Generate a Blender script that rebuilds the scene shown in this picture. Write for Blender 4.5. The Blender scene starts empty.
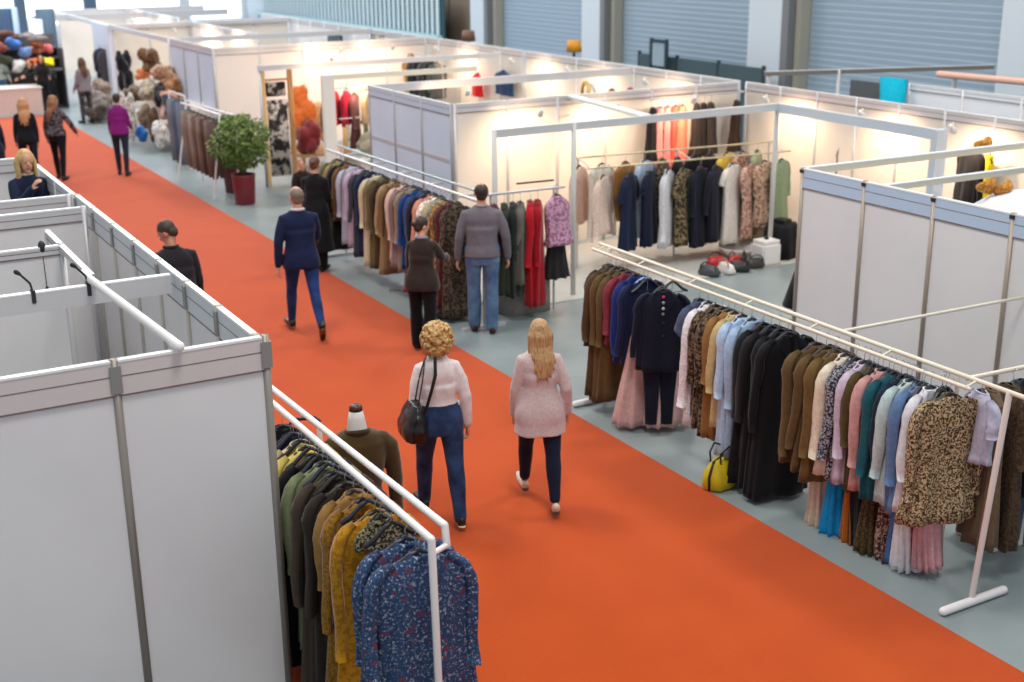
import bpy, bmesh, math, random
from mathutils import Vector, Matrix, noise
random.seed(7)
S = bpy.context.scene
COL = S.collection
PI = math.pi

# ------------------------------------------------------------------ camera
cd = bpy.data.cameras.new('camera'); cam = bpy.data.objects.new('camera', cd); COL.objects.link(cam)
cd.sensor_width = 36; cd.lens = 1274.27/1024*36; cd.clip_end = 300
CX = Vector((0.8697, -0.4936, -0.0091)).normalized()
CZ = Vector((0.4680, 0.8299, -0.3038)).normalized()
CY = CX.cross(CZ); CX = CZ.cross(CY).normalized(); CY = CX.cross(CZ).normalized()
Rm = Matrix((CX, CY, -CZ)).transposed()
cam.matrix_world = Matrix.Translation((0, 0, 4.6)) @ Rm.to_4x4()
cd.dof.use_dof = True; cd.dof.focus_distance = 8.6; cd.dof.aperture_fstop = 1.7
S.camera = cam
# ------------------------------------------------------------------ world and light
S.view_settings.view_transform = 'Standard'; S.view_settings.look = 'None'
S.view_settings.gamma = 1.0; S.view_settings.use_curve_mapping = False
S.view_settings.exposure = 0.36
W = bpy.data.worlds.new('hall_air'); S.world = W; W.use_nodes = True
bg = W.node_tree.nodes['Background']; bg.inputs[0].default_value = (0.86, 0.92, 1.0, 1); bg.inputs[1].default_value = 0.46
def area(name, loc, size, power, col=(1, 1, 1), rot=(0, 0, 0)):
    l = bpy.data.lights.new(name, 'AREA'); l.shape = 'RECTANGLE'; l.size = size[0]; l.size_y = size[1]
    l.energy = power; l.color = col
    o = bpy.data.objects.new(name, l); o.location = loc; o.rotation_euler = rot; COL.objects.link(o); return o
for i, (x, y) in enumerate([(3, 4), (3, 13), (3, 23), (4, 36), (13, 8), (13, 18), (13, 30)]):
    area('hall_ceiling_light', (x, y, 11), (2.2, 2.2), 400, (1.0, 0.96, 0.90))
area('skylight', (6, 44, 12), (14, 14), 2600, (0.80, 0.88, 1.0))

# ------------------------------------------------------------------ materials
def lin(c):
    return tuple(((v/255)/12.92 if v/255 <= 0.04045 else ((v/255+0.055)/1.055)**2.4) for v in c)
MC = {}
def mat(rgb, rough=0.6, metal=0.0, kind='plain', c2=None, c3=None, scale=30.0, bump=0.0, bscale=200, sheen=0.0, spec=0.5, emit=0.0, alpha=1.0):
    key = (rgb, rough, metal, kind, c2, c3, scale, bump, bscale, sheen, spec, emit, alpha)
    if key in MC: return MC[key]
    m = bpy.data.materials.new(kind + '_%02x%02x%02x' % rgb); m.use_nodes = True
    nt = m.node_tree; N = nt.nodes; L = nt.links; b = N['Principled BSDF']
    b.inputs['Roughness'].default_value = rough; b.inputs['Metallic'].default_value = metal
    b.inputs['Specular IOR Level'].default_value = spec
    if sheen > 0.42: b.inputs['Sheen Tint'].default_value = (0.72, 0.62, 0.7, 1)
    if sheen: b.inputs['Sheen Weight'].default_value = sheen; b.inputs['Sheen Roughness'].default_value = 0.4
    c = (*lin(rgb), 1); b.inputs['Base Color'].default_value = c
    if alpha < 1: b.inputs['Alpha'].default_value = alpha
    if emit: b.inputs['Emission Color'].default_value = c; b.inputs['Emission Strength'].default_value = emit
    tc = N.new('ShaderNodeTexCoord')
    def nz(sc, det=3, rgh=0.6):
        n = N.new('ShaderNodeTexNoise'); n.inputs['Scale'].default_value = sc; n.inputs['Detail'].default_value = det
        n.inputs['Roughness'].default_value = rgh; L.new(tc.outputs['Object'], n.inputs['Vector']); return n
    def ramp(src, stops, const=False):
        r = N.new('ShaderNodeValToRGB'); e = r.color_ramp.elements
        if const: r.color_ramp.interpolation = 'CONSTANT'
        while len(e) < len(stops): e.new(0.5)
        for k, (p, cc) in enumerate(stops):
            e[k].position = p; e[k].color = (*lin(cc), 1)
        L.new(src, r.inputs[0]); return r
    def mix(fac, a, b_):
        x = N.new('ShaderNodeMix'); x.data_type = 'RGBA'; L.new(fac, x.inputs[0])
        L.new(a, x.inputs[6]); L.new(b_, x.inputs[7]); return x.outputs[2]
    out = None
    dk = tuple(int(v*0.93) for v in rgb); lt = tuple(min(255, int(v*1.04+2)) for v in rgb)
    if kind == 'cloth':
        n = nz(scale); out = ramp(n.outputs[0], [(0.3, dk), (0.7, lt)]).outputs[0]
    elif kind == 'denim':
        n = nz(scale, 3, 0.5); out = ramp(n.outputs[0], [(0.35, rgb), (0.68, c2)]).outputs[0]
    elif kind == 'speckle':
        n = nz(scale, 2, 0.7); out = ramp(n.outputs[0], [(0.0, rgb), (0.50, rgb), (0.54, c2)]).outputs[0]
    elif kind == 'leopard':
        n = nz(scale, 2, 0.75); out = ramp(n.outputs[0], [(0.3, rgb), (0.44, rgb), (0.5, c3), (0.56, c2), (0.7, c2)]).outputs[0]
    elif kind == 'floral':
        n = nz(scale, 4, 0.75); a = ramp(n.outputs[0], [(0.35, dk), (0.47, rgb), (0.55, rgb), (0.62, c2)])
        n2 = nz(scale*0.32, 1, 0.5); f = ramp(n2.outputs[0], [(0.0, (0, 0, 0)), (0.64, (0, 0, 0)), (0.67, (255, 255, 255))])
        r2 = ramp(n.outputs[0], [(0.4, c3), (0.6, dk)])
        out = mix(f.outputs[0], a.outputs[0], r2.outputs[0])
    elif kind == 'stripe':
        w = N.new('ShaderNodeTexWave'); w.inputs['Scale'].default_value = scale; w.bands_direction = 'Z'
        L.new(tc.outputs['Object'], w.inputs['Vector']); out = ramp(w.outputs[0], [(0.45, rgb), (0.55, c2)]).outputs[0]
    elif kind == 'carpet':
        n = nz(1.3, 5, 0.6); n2 = nz(90, 2, 0.7)
        a = ramp(n.outputs[0], [(0.35, rgb), (0.65, c2)]); g = ramp(n2.outputs[0], [(0.3, tuple(int(v*.86) for v in rgb)), (0.7, c2)])
        x = N.new('ShaderNodeMix'); x.data_type = 'RGBA'; x.inputs[0].default_value = 0.4
        L.new(a.outputs[0], x.inputs[6]); L.new(g.outputs[0], x.inputs[7]); out = x.outputs[2]
    elif kind == 'wood':
        w = N.new('ShaderNodeTexWave'); w.inputs['Scale'].default_value = scale; w.inputs['Distortion'].default_value = 4
        L.new(tc.outputs['Object'], w.inputs['Vector']); out = ramp(w.outputs[0], [(0.2, rgb), (0.8, c2)]).outputs[0]
    elif kind == 'concrete':
        n = nz(0.5, 6, 0.6); out = ramp(n.outputs[0], [(0.3, rgb), (0.7, c2)]).outputs[0]
        n3 = nz(2.5, 4); r = N.new('ShaderNodeMapRange'); r.inputs[3].default_value = rough-0.1; r.inputs[4].default_value = rough+0.15
        L.new(n3.outputs[0], r.inputs[0]); L.new(r.outputs[0], b.inputs['Roughness'])
    elif kind == 'hair':
        mp = N.new('ShaderNodeMapping'); mp.inputs['Scale'].default_value = (scale, scale, scale*0.08); L.new(tc.outputs['Object'], mp.inputs[0])
        n = nz(1.0, 4, 0.7); L.new(mp.outputs[0], n.inputs['Vector']); out = ramp(n.outputs[0], [(0.32, c2), (0.62, rgb)]).outputs[0]
        bp = N.new('ShaderNodeBump'); bp.inputs['Strength'].default_value = 0.8; bp.inputs['Distance'].default_value = 0.006
        L.new(n.outputs[0], bp.inputs['Height']); L.new(bp.outputs[0], b.inputs['Normal'])
    elif kind == 'panel':
        n = nz(1.2, 3, 0.5); out = ramp(n.outputs[0], [(0.3, tuple(int(v*.965) for v in rgb)), (0.7, rgb)]).outputs[0]
    if out is not None: L.new(out, b.inputs['Base Color'])
    if bump:
        n = nz(bscale, 3); bp = N.new('ShaderNodeBump'); bp.inputs['Strength'].default_value = bump; bp.inputs['Distance'].default_value = 0.004
        L.new(n.outputs[0], bp.inputs['Height']); L.new(bp.outputs[0], b.inputs['Normal'])
    MC[key] = m; return m
def fab(rgb, **k):
    k.setdefault('kind', 'cloth'); k.setdefault('rough', 0.85); k.setdefault('bump', 0.25); k.setdefault('spec', 0.2); k.setdefault('sheen', 0.12)
    return mat(rgb, **k)
PANEL = mat((232, 228, 228), 0.35, kind='panel'); ALU = mat((196, 194, 196), 0.38, 0.25); ALUD = mat((150, 140, 132), 0.4, 0.5)
HEAD = mat((206, 204, 206), 0.35, 0.1); WHITE = mat((236, 233, 230), 0.3); WTOP = mat((240, 240, 238), 0.3)
DARK = mat((40, 40, 44), 0.4); BLACK = mat((22, 22, 25), 0.5); CHROME = mat((190, 190, 195), 0.2, 0.9); GROOVE = mat((120, 100, 96), 0.5)
SKIN = mat((205, 150, 122), 0.5, kind='cloth', scale=12); SKIN2 = mat((178, 122, 96), 0.5, kind='cloth', scale=12)
CREAMR = mat((226, 218, 198), 0.35)

# ------------------------------------------------------------------ mesh helpers
class MB:
    def __init__(s): s.v = []; s.f = []; s.m = []; s.sm = []
    def add(s, vs, fs, mi=0, smooth=True):
        o = len(s.v); s.v += [tuple(v) for v in vs]; s.f += [tuple(i+o for i in f) for f in fs]
        s.m += [mi]*len(fs); s.sm += [smooth]*len(fs); return s
    def box(s, a, b, mi=0, bev=0.0):
        x0, y0, z0 = [min(a[i], b[i]) for i in range(3)]; x1, y1, z1 = [max(a[i], b[i]) for i in range(3)]
        vs = [(x0, y0, z0), (x1, y0, z0), (x1, y1, z0), (x0, y1, z0), (x0, y0, z1), (x1, y0, z1), (x1, y1, z1), (x0, y1, z1)]
        if bev > 0:
            bm = bmesh.new(); bv = [bm.verts.new(v) for v in vs]
            for f in [(0, 3, 2, 1), (4, 5, 6, 7), (0, 1, 5, 4), (1, 2, 6, 5), (2, 3, 7, 6), (3, 0, 4, 7)]: bm.faces.new([bv[i] for i in f])
            bmesh.ops.bevel(bm, geom=bm.edges[:], offset=bev, segments=2, affect='EDGES')
            bm.verts.index_update(); s.add([v.co[:] for v in bm.verts], [[v.index for v in f.verts] for f in bm.faces], mi, False); bm.free(); return s
        return s.add(vs, [(0, 3, 2, 1), (4, 5, 6, 7), (0, 1, 5, 4), (1, 2, 6, 5), (2, 3, 7, 6), (3, 0, 4, 7)], mi, False)
    def bar(s, p, q, w, h, mi=0):      # rectangular bar between two points, h measured vertically
        p = Vector(p); q = Vector(q); d = (q-p).normalized(); side = d.cross(Vector((0, 0, 1)))
        if side.length < 1e-3: side = Vector((1, 0, 0))
        side.normalize(); up = side.cross(d).normalized()
        vs = [e + side*(w/2*a) + up*(h/2*b) for e in (p, q) for a, b in ((-1, -1), (1, -1), (1, 1), (-1, 1))]
        return s.add(vs, [(0, 1, 2, 3), (7, 6, 5, 4), (0, 4, 5, 1), (1, 5, 6, 2), (2, 6, 7, 3), (3, 7, 4, 0)], mi, False)
    def tube(s, pts, rs, n=10, mi=0, flat=1.0, fdir=None, cap=True):
        pts = [Vector(p) for p in pts]
        if not hasattr(rs, '__len__'): rs = [rs]*len(pts)
        rings = []; k = len(pts); prev = None
        P = []; RR = []; T = []
        for i in range(k):
            t = (pts[min(i+1, k-1)]-pts[max(i-1, 0)]).normalized()
            P.append(pts[i]); RR.append(rs[i]); T.append(t)
        if cap:                         # rounded ends
            e0, e1 = [], []
            for a in (0.25, 0.6, 0.87):
                e0.append((P[0]-T[0]*RR[0]*math.cos(math.asin(a)), RR[0]*a)); e1.append((P[-1]+T[-1]*RR[-1]*math.cos(math.asin(a)), RR[-1]*a))
            t0, t1 = T[0], T[-1]
            P = [x[0] for x in e0]+P+[x[0] for x in reversed(e1)]; RR = [x[1] for x in e0]+RR+[x[1] for x in reversed(e1)]; T = [t0]*3+T+[t1]*3
        vs = []
        for p, r, t in zip(P, RR, T):
            u = Vector(fdir) if fdir is not None else (prev if prev is not None else Vector((0, 0, 1)) if abs(t.z) < 0.9 else Vector((1, 0, 0)))
            u = (u - t*u.dot(t))
            if u.length < 1e-4: u = t.orthogonal()
            u.normalize(); prev = u; w = t.cross(u)
            for j in range(n):
                a = 2*PI*j/n; vs.append(p + u*(math.cos(a)*r*flat) + w*(math.sin(a)*r))
        m = len(P); fs = [(i*n+j, i*n+(j+1) % n, (i+1)*n+(j+1) % n, (i+1)*n+j) for i in range(m-1) for j in range(n)]
        fs.append(tuple(reversed(range(n)))); fs.append(tuple((m-1)*n+j for j in range(n)))
        return s.add(vs, fs, mi)
    def rings(s, rings, mi=0, n=24, power=2.0, capb=True, capt=True, fn=None):   # (cx,cy,z,rx,ry)
        vs = []
        for i, (cx, cy, z, rx, ry) in enumerate(rings):
            for j in range(n):
                a = 2*PI*j/n; ca, sa = math.cos(a), math.sin(a)
                x = math.copysign(abs(ca)**(2/power), ca)*rx; y = math.copysign(abs(sa)**(2/power), sa)*ry
                if fn: x, y = fn(i, a, x, y)
                vs.append((cx+x, cy+y, z))
        m = len(rings); fs = [(i*n+j, i*n+(j+1) % n, (i+1)*n+(j+1) % n, (i+1)*n+j) for i in range(m-1) for j in range(n)]
        up = rings[-1][2] > rings[0][2]
        if not up: fs = [tuple(reversed(f)) for f in fs]
        if capb: fs.append(tuple(reversed(range(n))) if up else tuple(range(n)))
        if capt: fs.append(tuple((m-1)*n+j for j in range(n)) if up else tuple(reversed([(m-1)*n+j for j in range(n)])))
        return s.add(vs, fs, mi)
    def ball(s, c, r, mi=0, n=12, m=8):
        if not hasattr(r, '__len__'): r = (r, r, r)
        vs = []
        for i in range(1, m):
            p = PI*i/m
            for j in range(n):
                a = 2*PI*j/n; vs.append((c[0]+r[0]*math.sin(p)*math.cos(a), c[1]+r[1]*math.sin(p)*math.sin(a), c[2]+r[2]*math.cos(p)))
        t = len(vs); vs += [(c[0], c[1], c[2]+r[2]), (c[0], c[1], c[2]-r[2])]
        fs = [(i*n+j, (i+1)*n+j, (i+1)*n+(j+1) % n, i*n+(j+1) % n) for i in range(m-2) for j in range(n)]
        fs += [(t, j, (j+1) % n) for j in range(n)] + [(t+1, (m-2)*n+(j+1) % n, (m-2)*n+j) for j in range(n)]
        return s.add(vs, fs, mi)
    def mesh(s, name, mats):
        me = bpy.data.meshes.new(name); me.from_pydata(s.v, [], s.f)
        for m in (mats if isinstance(mats, (list, tuple)) else [mats]): me.materials.append(m)
        me.polygons.foreach_set('material_index', s.m); me.polygons.foreach_set('use_smooth', s.sm); me.update()
        return me
    def build(s, name, mats, parent=None, loc=None):
        o = bpy.data.objects.new(name, s.mesh(name, mats)); COL.objects.link(o)
        if parent: o.parent = parent
        if loc: o.location = loc
        return o
def tag(o, label=None, cat=None, group=None, kind=None):
    if label: o['label'] = label
    if cat: o['category'] = cat
    if group: o['group'] = group
    if kind: o['kind'] = kind
    return o
def thing(name, label, cat, loc=(0, 0, 0), rz=0, group=None):
    o = bpy.data.objects.new(name, None); COL.objects.link(o); o.empty_display_size = 0.1
    o.location = loc; o.rotation_euler = (0, 0, rz); return tag(o, label, cat, group)
def struct(name, mb, m): return tag(mb.build(name, m), kind='structure')
def remesh(mb, voxel, smooth=2, wob=0.0, wsc=6.0, stretch=(1, 1, 1), seed=0):
    me = mb.mesh('t', BLACK); o = bpy.data.objects.new('t', me); COL.objects.link(o)
    r = o.modifiers.new('r', 'REMESH'); r.mode = 'VOXEL'; r.voxel_size = voxel; r.use_smooth_shade = True
    if smooth:
        q = o.modifiers.new('s', 'SMOOTH'); q.iterations = smooth; q.factor = 0.5
    dg = bpy.context.evaluated_depsgraph_get(); n = bpy.data.meshes.new_from_object(o.evaluated_get(dg), depsgraph=dg)
    bpy.data.objects.remove(o); bpy.data.meshes.remove(me)
    if wob:
        nor = [v.normal.copy() for v in n.vertices]; sd = Vector((seed*3.1, seed*1.7, 0))
        for v, nn in zip(n.vertices, nor):
            c = v.co; q = Vector((c.x*stretch[0], c.y*stretch[1], c.z*stretch[2]))*wsc+sd
            k = noise.noise(q)+0.5*noise.noise(q*2.3)
            v.co = c+nn*k*wob
    n.materials.clear(); return n
def place(me, name, m, parent):
    me.materials.append(m); me.name = name
    for p in me.polygons: p.use_smooth = True; p.material_index = 0
    o = bpy.data.objects.new(name, me); COL.objects.link(o); o.parent = parent; return o

# ------------------------------------------------------------------ the hall
struct('floor', MB().box((-14, -2, -0.2), (24, 64, 0)), mat((124, 136, 138), 0.33, kind='concrete', c2=(142, 152, 152)))
cp = MB().box((2.28, 0, 0.0), (6.42, 36.9, 0.008))
tag(cp.build('aisle_carpet', mat((184, 70, 12), 0.95, kind='carpet', c2=(194, 78, 16), sheen=0.43, spec=0.1, bump=0.4, bscale=400)),
    'long orange red exhibition carpet running down the aisle', 'carpet')
tag(MB().box((7.55, 13.68, 0), (13.5, 16.3, 0.012)).build('stand_floor_mat', mat((176, 174, 168), 0.8, kind='concrete', c2=(188, 186, 180), bump=0.2)),
    'light grey floor mat of the brightly lit clothing stand behind the grey sweater man', 'floor mat')
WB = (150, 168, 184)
wm = MB()
def corr(x, y0, y1, z0, z1, pitch=0.13, d=0.010):   # horizontal slats
    n = int((z1-z0)/pitch); vs = []; fs = []
    for i in range(n+1):
        z = z0+i*pitch
        for zz, dx in ((z, 0), (z+pitch*0.8, -d)): vs += [(x+dx, y0, zz), (x+dx, y1, zz)]
    for i in range(len(vs)//2-1): fs.append((2*i, 2*i+1, 2*i+3, 2*i+2))
    wm.add(vs, fs, 0, False)
corr(20.0, 5, 37.4, 0, 7)
wm.box((20.02, 5, 0), (20.3, 37.4, 7))
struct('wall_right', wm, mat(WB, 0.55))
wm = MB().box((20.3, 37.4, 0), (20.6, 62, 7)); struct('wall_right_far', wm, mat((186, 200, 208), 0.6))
for i, (y0, y1) in enumerate([(22.3, 23.5), (29.6, 30.6), (36.2, 37.2), (15.4, 16.4)]):
    struct('trim_%d' % (i+1), MB().box((19.55, y0, 0), (19.98, y1, 7), 0, 0.02).box((19.5, y0-0.22, 0), (19.98, y0, 7), 1).box((19.7, y0-0.4, 0), (19.98, y0-0.24, 7), 2),
           [mat((206, 214, 222), 0.5), mat((120, 122, 124), 0.5), mat((168, 164, 150), 0.5)])  # columns: the dark grey box paints the shaded near side as colour
struct('door_1', MB().box((19.9, 37.5, 0), (20.28, 41.4, 4.5)).box((19.86, 39.3, 0), (19.92, 39.45, 4.5), 1), [mat((128, 112, 96), 0.6), mat((100, 90, 80), 0.6)])
# far wall with bright windows
struct('wall_back', MB().box((-14, 62, 0), (24, 62.3, 8)), mat((224, 228, 230), 0.6))
for i, (x0, x1) in enumerate([(7.2, 9.6), (10.1, 12.6), (13.2, 17.0), (17.6, 20.0), (2, 6.8)]):
    struct('window_%d' % (i+1), MB().box((x0, 61.93, 0.9), (x1, 61.99, 5)), mat((244, 248, 255), 0.3, emit=1.6))
for i, (x0, x1) in enumerate([(9.62, 10.08), (12.62, 13.18)]):
    struct('trim_%d' % (i+6), MB().box((x0, 61.7, 0), (x1, 61.98, 8)), mat((96, 116, 136), 0.6))
# gallery railing at the far right end
t = thing('gallery_railing', 'long teal and white slatted gallery railing along the far right wall', 'railing', (19.0, 38, 0))
m = MB()
for i in range(46): m.box((0, 0.4+i*0.38, 1.05), (0.06, 0.4+i*0.38+0.15, 2.9))
m.build('slats', mat((208, 226, 230), 0.5), t)
MB().box((0.1, 0.2, 0), (0.16, 18, 2.8)).build('backing_panel', mat((40, 84, 94), 0.5), t)
MB().box((-0.25, 0.0, 1.35), (-0.05, 18, 1.5)).build('top_rail', mat((168, 206, 210), 0.4), t)
for y in (0.1, 6, 12, 17.8): MB().box((-0.2, y, 0), (-0.1, y+0.1, 1.4)).build('post', mat((168, 206, 210), 0.4), t)
# low barrier before the right wall
t = thing('barrier', 'dark teal low barrier board standing before the blue grey hall wall', 'barrier', (19.0, 22.3, 0))
for y in (0, 1.6, 3.2): MB().box((0, y, 0.0), (0.06, y+1.52, 1.72), 0, 0.01).build('board', mat((62, 82, 88), 0.6), t)
for y in (-0.06, 1.53, 3.13, 4.72): MB().box((0, y, 0), (0.07, y+0.06, 1.78)).build('post', mat((46, 64, 70), 0.6), t)
t = thing('lifting_frame', 'dark upright frame with grey screen above the teal barrier', 'frame', (18.8, 25.6, 0))
for y in (0.0, 0.62): MB().box((0, y, 0), (0.07, y+0.08, 2.15)).build('post', mat((40, 58, 66), 0.6), t)
MB().box((0, 0.08, 2.05), (0.06, 0.62, 2.13)).build('crossbar', mat((40, 58, 66), 0.6), t)
MB().box((0.02, 0.1, 1.5), (0.05, 0.6, 2.03)).build('screen', mat((150, 166, 178), 0.5), t)

# ------------------------------------------------------------------ exhibition stands
T = 2.3
def wallrun(par, p, q, pw=0.86, z1=T, hh=0.17, pm=None, base=True, posts=True, hm=None, pmat=None, conn=False):
    """panels + posts + header rail from p to q (axis aligned)"""
    p = Vector((p[0], p[1], 0)); q = Vector((q[0], q[1], 0)); d = q-p; L = d.length; d.normalize(); n = max(1, round(L/pw)); st = L/n
    pm = pm or PANEL; hm = hm or HEAD; pmat = pmat or ALU
    for i in range(n):
        a = p+d*(i*st+0.02); b = p+d*((i+1)*st-0.02)
        MB().bar(a+Vector((0, 0, (z1-hh+0.04)/2)), b+Vector((0, 0, (z1-hh+0.04)/2)), 0.012, z1-hh-0.04).build('wall_panel', pm, par)
        h = MB().bar(a+Vector((0, 0, z1-hh/2)), b+Vector((0, 0, z1-hh/2)), 0.036, hh).bar(a+Vector((0, 0, z1-0.004)), b+Vector((0, 0, z1-0.004)), 0.044, 0.014, 1)
        h.bar(a+Vector((0, 0, z1-hh*0.45)), b+Vector((0, 0, z1-hh*0.45)), 0.039, 0.006, 2).bar(a+Vector((0, 0, z1-hh)), b+Vector((0, 0, z1-hh)), 0.04, 0.01, 2)
        h.build('header_rail', [hm, WTOP, GROOVE], par)
    for i in range(n+1):
        c = p+d*(i*st)
        k = MB().rings([(c.x, c.y, 0, 0.028, 0.028), (c.x, c.y, z1+0.005, 0.028, 0.028)], n=8).build('post', pmat, par)
        if conn:
            MB().box((c.x-0.032, c.y-0.032, z1-hh+0.015), (c.x+0.032, c.y+0.032, z1-0.03)).build('bracket', DARKB, k)
def beam(par, p, q, z=T, h=0.1, w=0.04, m=None, name='crossbeam'):
    return MB().bar((*p, z-h/2), (*q, z-h/2), w, h).bar((*p, z-0.003), (*q, z-0.003), w+0.004, 0.01, 1).build(name, [m or HEAD, WTOP], par)
def post(par, x, y, z=T, r=0.03, m=None): return MB().rings([(x, y, 0, r, r), (x, y, z, r, r)], n=8).build('post', m or ALU, par)
DARKB = mat((146, 144, 142), 0.45, 0.3)

# near left stand
b = thing('exhibition_stand', 'white panelled exhibition stand filling the lower left corner, open on top', 'booth', (0, 0, 0))
wallrun(b, (2.31, 7.15), (-2.19, 7.15), 0.9, conn=True, pmat=ALUD, hh=0.2, hm=mat((214, 202, 200), 0.35), )
wallrun(b, (2.27, 7.2), (2.27, 12.35), 0.78, conn=True, hh=0.2, hm=mat((206, 212, 216), 0.35), pmat=mat((176, 172, 160), 0.4, 0.2))
wallrun(b, (2.2, 11.75), (-2.3, 11.75), 0.9, hh=0.12)
beam(b, (2.22, 8.94), (-2.2, 8.94), h=0.13, w=0.05)
wallrun(b, (1.75, 10.4), (-2.2, 10.4), 0.95, z1=2.28, hh=0.07); wallrun(b, (1.75, 10.45), (1.75, 11.0), 0.6, z1=2.28, hh=0.05)
beam(b, (1.75, 10.4), (1.75, 9.3), h=0.05, z=2.28)
b = thing('exhibition_stand', 'white stand behind the near left one, with the blonde woman inside', 'booth')
wallrun(b, (2.25, 12.4), (2.25, 14.9), 0.83, hh=0.16, hm=mat((206, 212, 216), 0.35)); wallrun(b, (2.2, 12.4), (-2.3, 12.4), 0.9, hh=0.14)
wallrun(b, (2.2, 14.9), (-2.3, 14.9), 0.9, hh=0.14)
# white tube resting across the beam
t = thing('clothes_pole', 'white round pole lying across the top beams of the near left stand', 'pole')
MB().tube([(1.66, 9.1, 2.335), (1.78, 7.1, 2.335)], 0.028, 14).build('tube', WHITE, t)
for (x, y, z) in ((1.66, 9.12, 2.335), (1.78, 7.09, 2.335)): MB().ball((x, y, z), 0.03).build('end_cap', WHITE, t)
def clampspot(x, y, z, lab, rz=0.0):
    t = thing('clamp_spotlight', lab, 'spotlight', (x, y, z), rz)
    MB().box((-0.014, -0.034, -0.08), (0.014, 0.034, 0.008), 0, 0.004).build('clamp', DARK, t)
    MB().tube([(0, 0, 0), (-0.01, 0, 0.05), (-0.07, 0, 0.12)], 0.008, 8).build('arm', DARK, t)
    h = MB().tube([(-0.07, 0, 0.12), (-0.09, 0, 0.135)], [0.012, 0.016], 12).build('lamp_head', BLACK, t)
    return t
clampspot(1.28, 8.94, 2.31, 'black clamp spotlight arm at the left end of the near stand beam')
clampspot(1.65, 8.94, 2.31, 'black clamp spotlight arm beside the white pole end')
t = thing('hanging_clip', 'small black clip dangling on a wire inside the near left stand', 'clip', (1.6, 10.4, 2.25))
MB().tube([(0, 0, 0.04), (0, -0.02, -0.28)], 0.003, 6).build('wire', BLACK, t)
MB().tube([(0, -0.02, -0.28), (0.01, -0.02, -0.38)], [0.012, 0.028], 8).build('clip_body', DARK, t)
MB().ball((0, 0, 0.03), (0.03, 0.03, 0.05)).build('holder', DARK, t)

SHADED_PANEL = mat((206, 214, 232), 0.4, kind='panel')  # white panels on the shaded sides, bluish shade put into the colour
LIT_PANEL = mat((236, 226, 214), 0.5, kind='panel')  # white panels in the lit stands, warm light put into the colour
for o in list(COL.objects):
    if o.parent is None and o.type == 'EMPTY' and (o.get('category') in ('booth', 'pole', 'spotlight', 'clip')):
        o.scale = (0.9696, 0.9696, 1.0304); o.location = (o.location.x*0.9696, o.location.y*0.9696, o.location.z*1.0304)   # the near stands are 2.37 m high
# stand by the middle rack
b = thing('exhibition_stand', 'brightly lit clothing stand with white panels behind the man in the grey sweater', 'booth')
wallrun(b, (8.3, 16.42), (8.3, 19.35), 0.98, hh=0.16, pm=SHADED_PANEL, hm=mat((186, 196, 212), 0.4), pmat=DARKB)
MB().box((8.285, 16.5, 1.45), (8.30, 19.3, 1.5)).build('mid_rail', ALU, b)
wallrun(b, (8.34, 16.4), (13.5, 16.4), 0.86, hh=0.13, pm=LIT_PANEL)
beam(b, (7.6, 13.88), (12.22, 13.95), h=0.1, m=mat((200, 204, 206), 0.4)); beam(b, (12.22, 13.95), (12.15, 11.0), h=0.13, m=mat((196, 208, 220), 0.4))
for x, y in ((7.6, 13.88), (8.78, 13.9), (12.22, 13.97)): post(b, x, y, r=0.035, m=mat((200, 200, 196), 0.4))
MB().box((12.08, 10.9, 0), (12.26, 11.0, T)).build('post', mat((200, 208, 216), 0.4), b)
beam(b, (10.3, 16.4), (9.95, 13.92), h=0.04, w=0.16, m=mat((196, 214, 214), 0.3)); beam(b, (8.8, 13.95), (10.3, 16.35), z=2.02, h=0.02, w=0.02)
wallrun(b, (13.6, 8.0), (13.6, 16.3), 0.86, hh=0.13, pm=LIT_PANEL)
# right stand with bluish header
b = thing('exhibition_stand', 'white panelled stand wall at the right behind the long rack', 'booth')
wallrun(b, (8.97, 9.8), (8.97, 6.3), 0.87, hh=0.2, hm=mat((186, 204, 226), 0.4), pmat=mat((156, 142, 130), 0.4, 0.3), conn=False)
for y in (9.8, 8.925, 8.05, 7.175): MB().box((8.938, y-0.024, T-0.045), (9.002, y+0.024, T-0.012)).build('bracket', DARK, b)
beam(b, (8.97, 9.82), (13.5, 9.7), h=0.07, w=0.06, m=CREAMR); beam(b, (8.97, 8.7), (13.5, 8.6), h=0.06, w=0.05, m=CREAMR)
# stands further down
b = thing('exhibition_stand', 'lit stand with red jackets behind the bluish shaded panels', 'booth')
beam(b, (8.3, 19.35), (13.4, 19.3), h=0.13); beam(b, (8.25, 21.2), (11.2, 21.1), h=0.09, m=CREAMR); MB().box((8.2, 21.15, 0), (8.42, 21.25, T)).build('post', mat((226, 220, 212), 0.4), b)
wallrun(b, (13.6, 16.5), (13.6, 23.4), 0.95, hh=0.13, pm=LIT_PANEL)
b = thing('exhibition_stand', 'warmly lit stand with the black and white print banners beside the potted shrub', 'booth')
beam(b, (7.85, 23.55), (13.0, 23.4), h=0.1); post(b, 7.9, 23.6); wallrun(b, (8.36, 28.0), (13.5, 28.0), 0.95, hh=0.16, pm=mat((238, 226, 220), 0.5))
wallrun(b, (8.36, 28.05), (8.36, 31.5), 1.1, hh=0.16, pm=SHADED_PANEL, pmat=DARKB); wallrun(b, (13.6, 23.5), (13.6, 31.4), 0.95, hh=0.13, pm=LIT_PANEL)
post(b, 8.36, 31.5, r=0.06)
b = thing('exhibition_stand', 'lit stand heaped with furs and bags behind the person in purple', 'booth')
beam(b, (8.36, 31.5), (8.3, 37.4), h=0.12); wallrun(b, (10.6, 31.6), (10.6, 37.4), 1.0, hh=0.12, pm=LIT_PANEL); beam(b, (8.36, 31.5), (13.6, 31.4), h=0.12)
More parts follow.
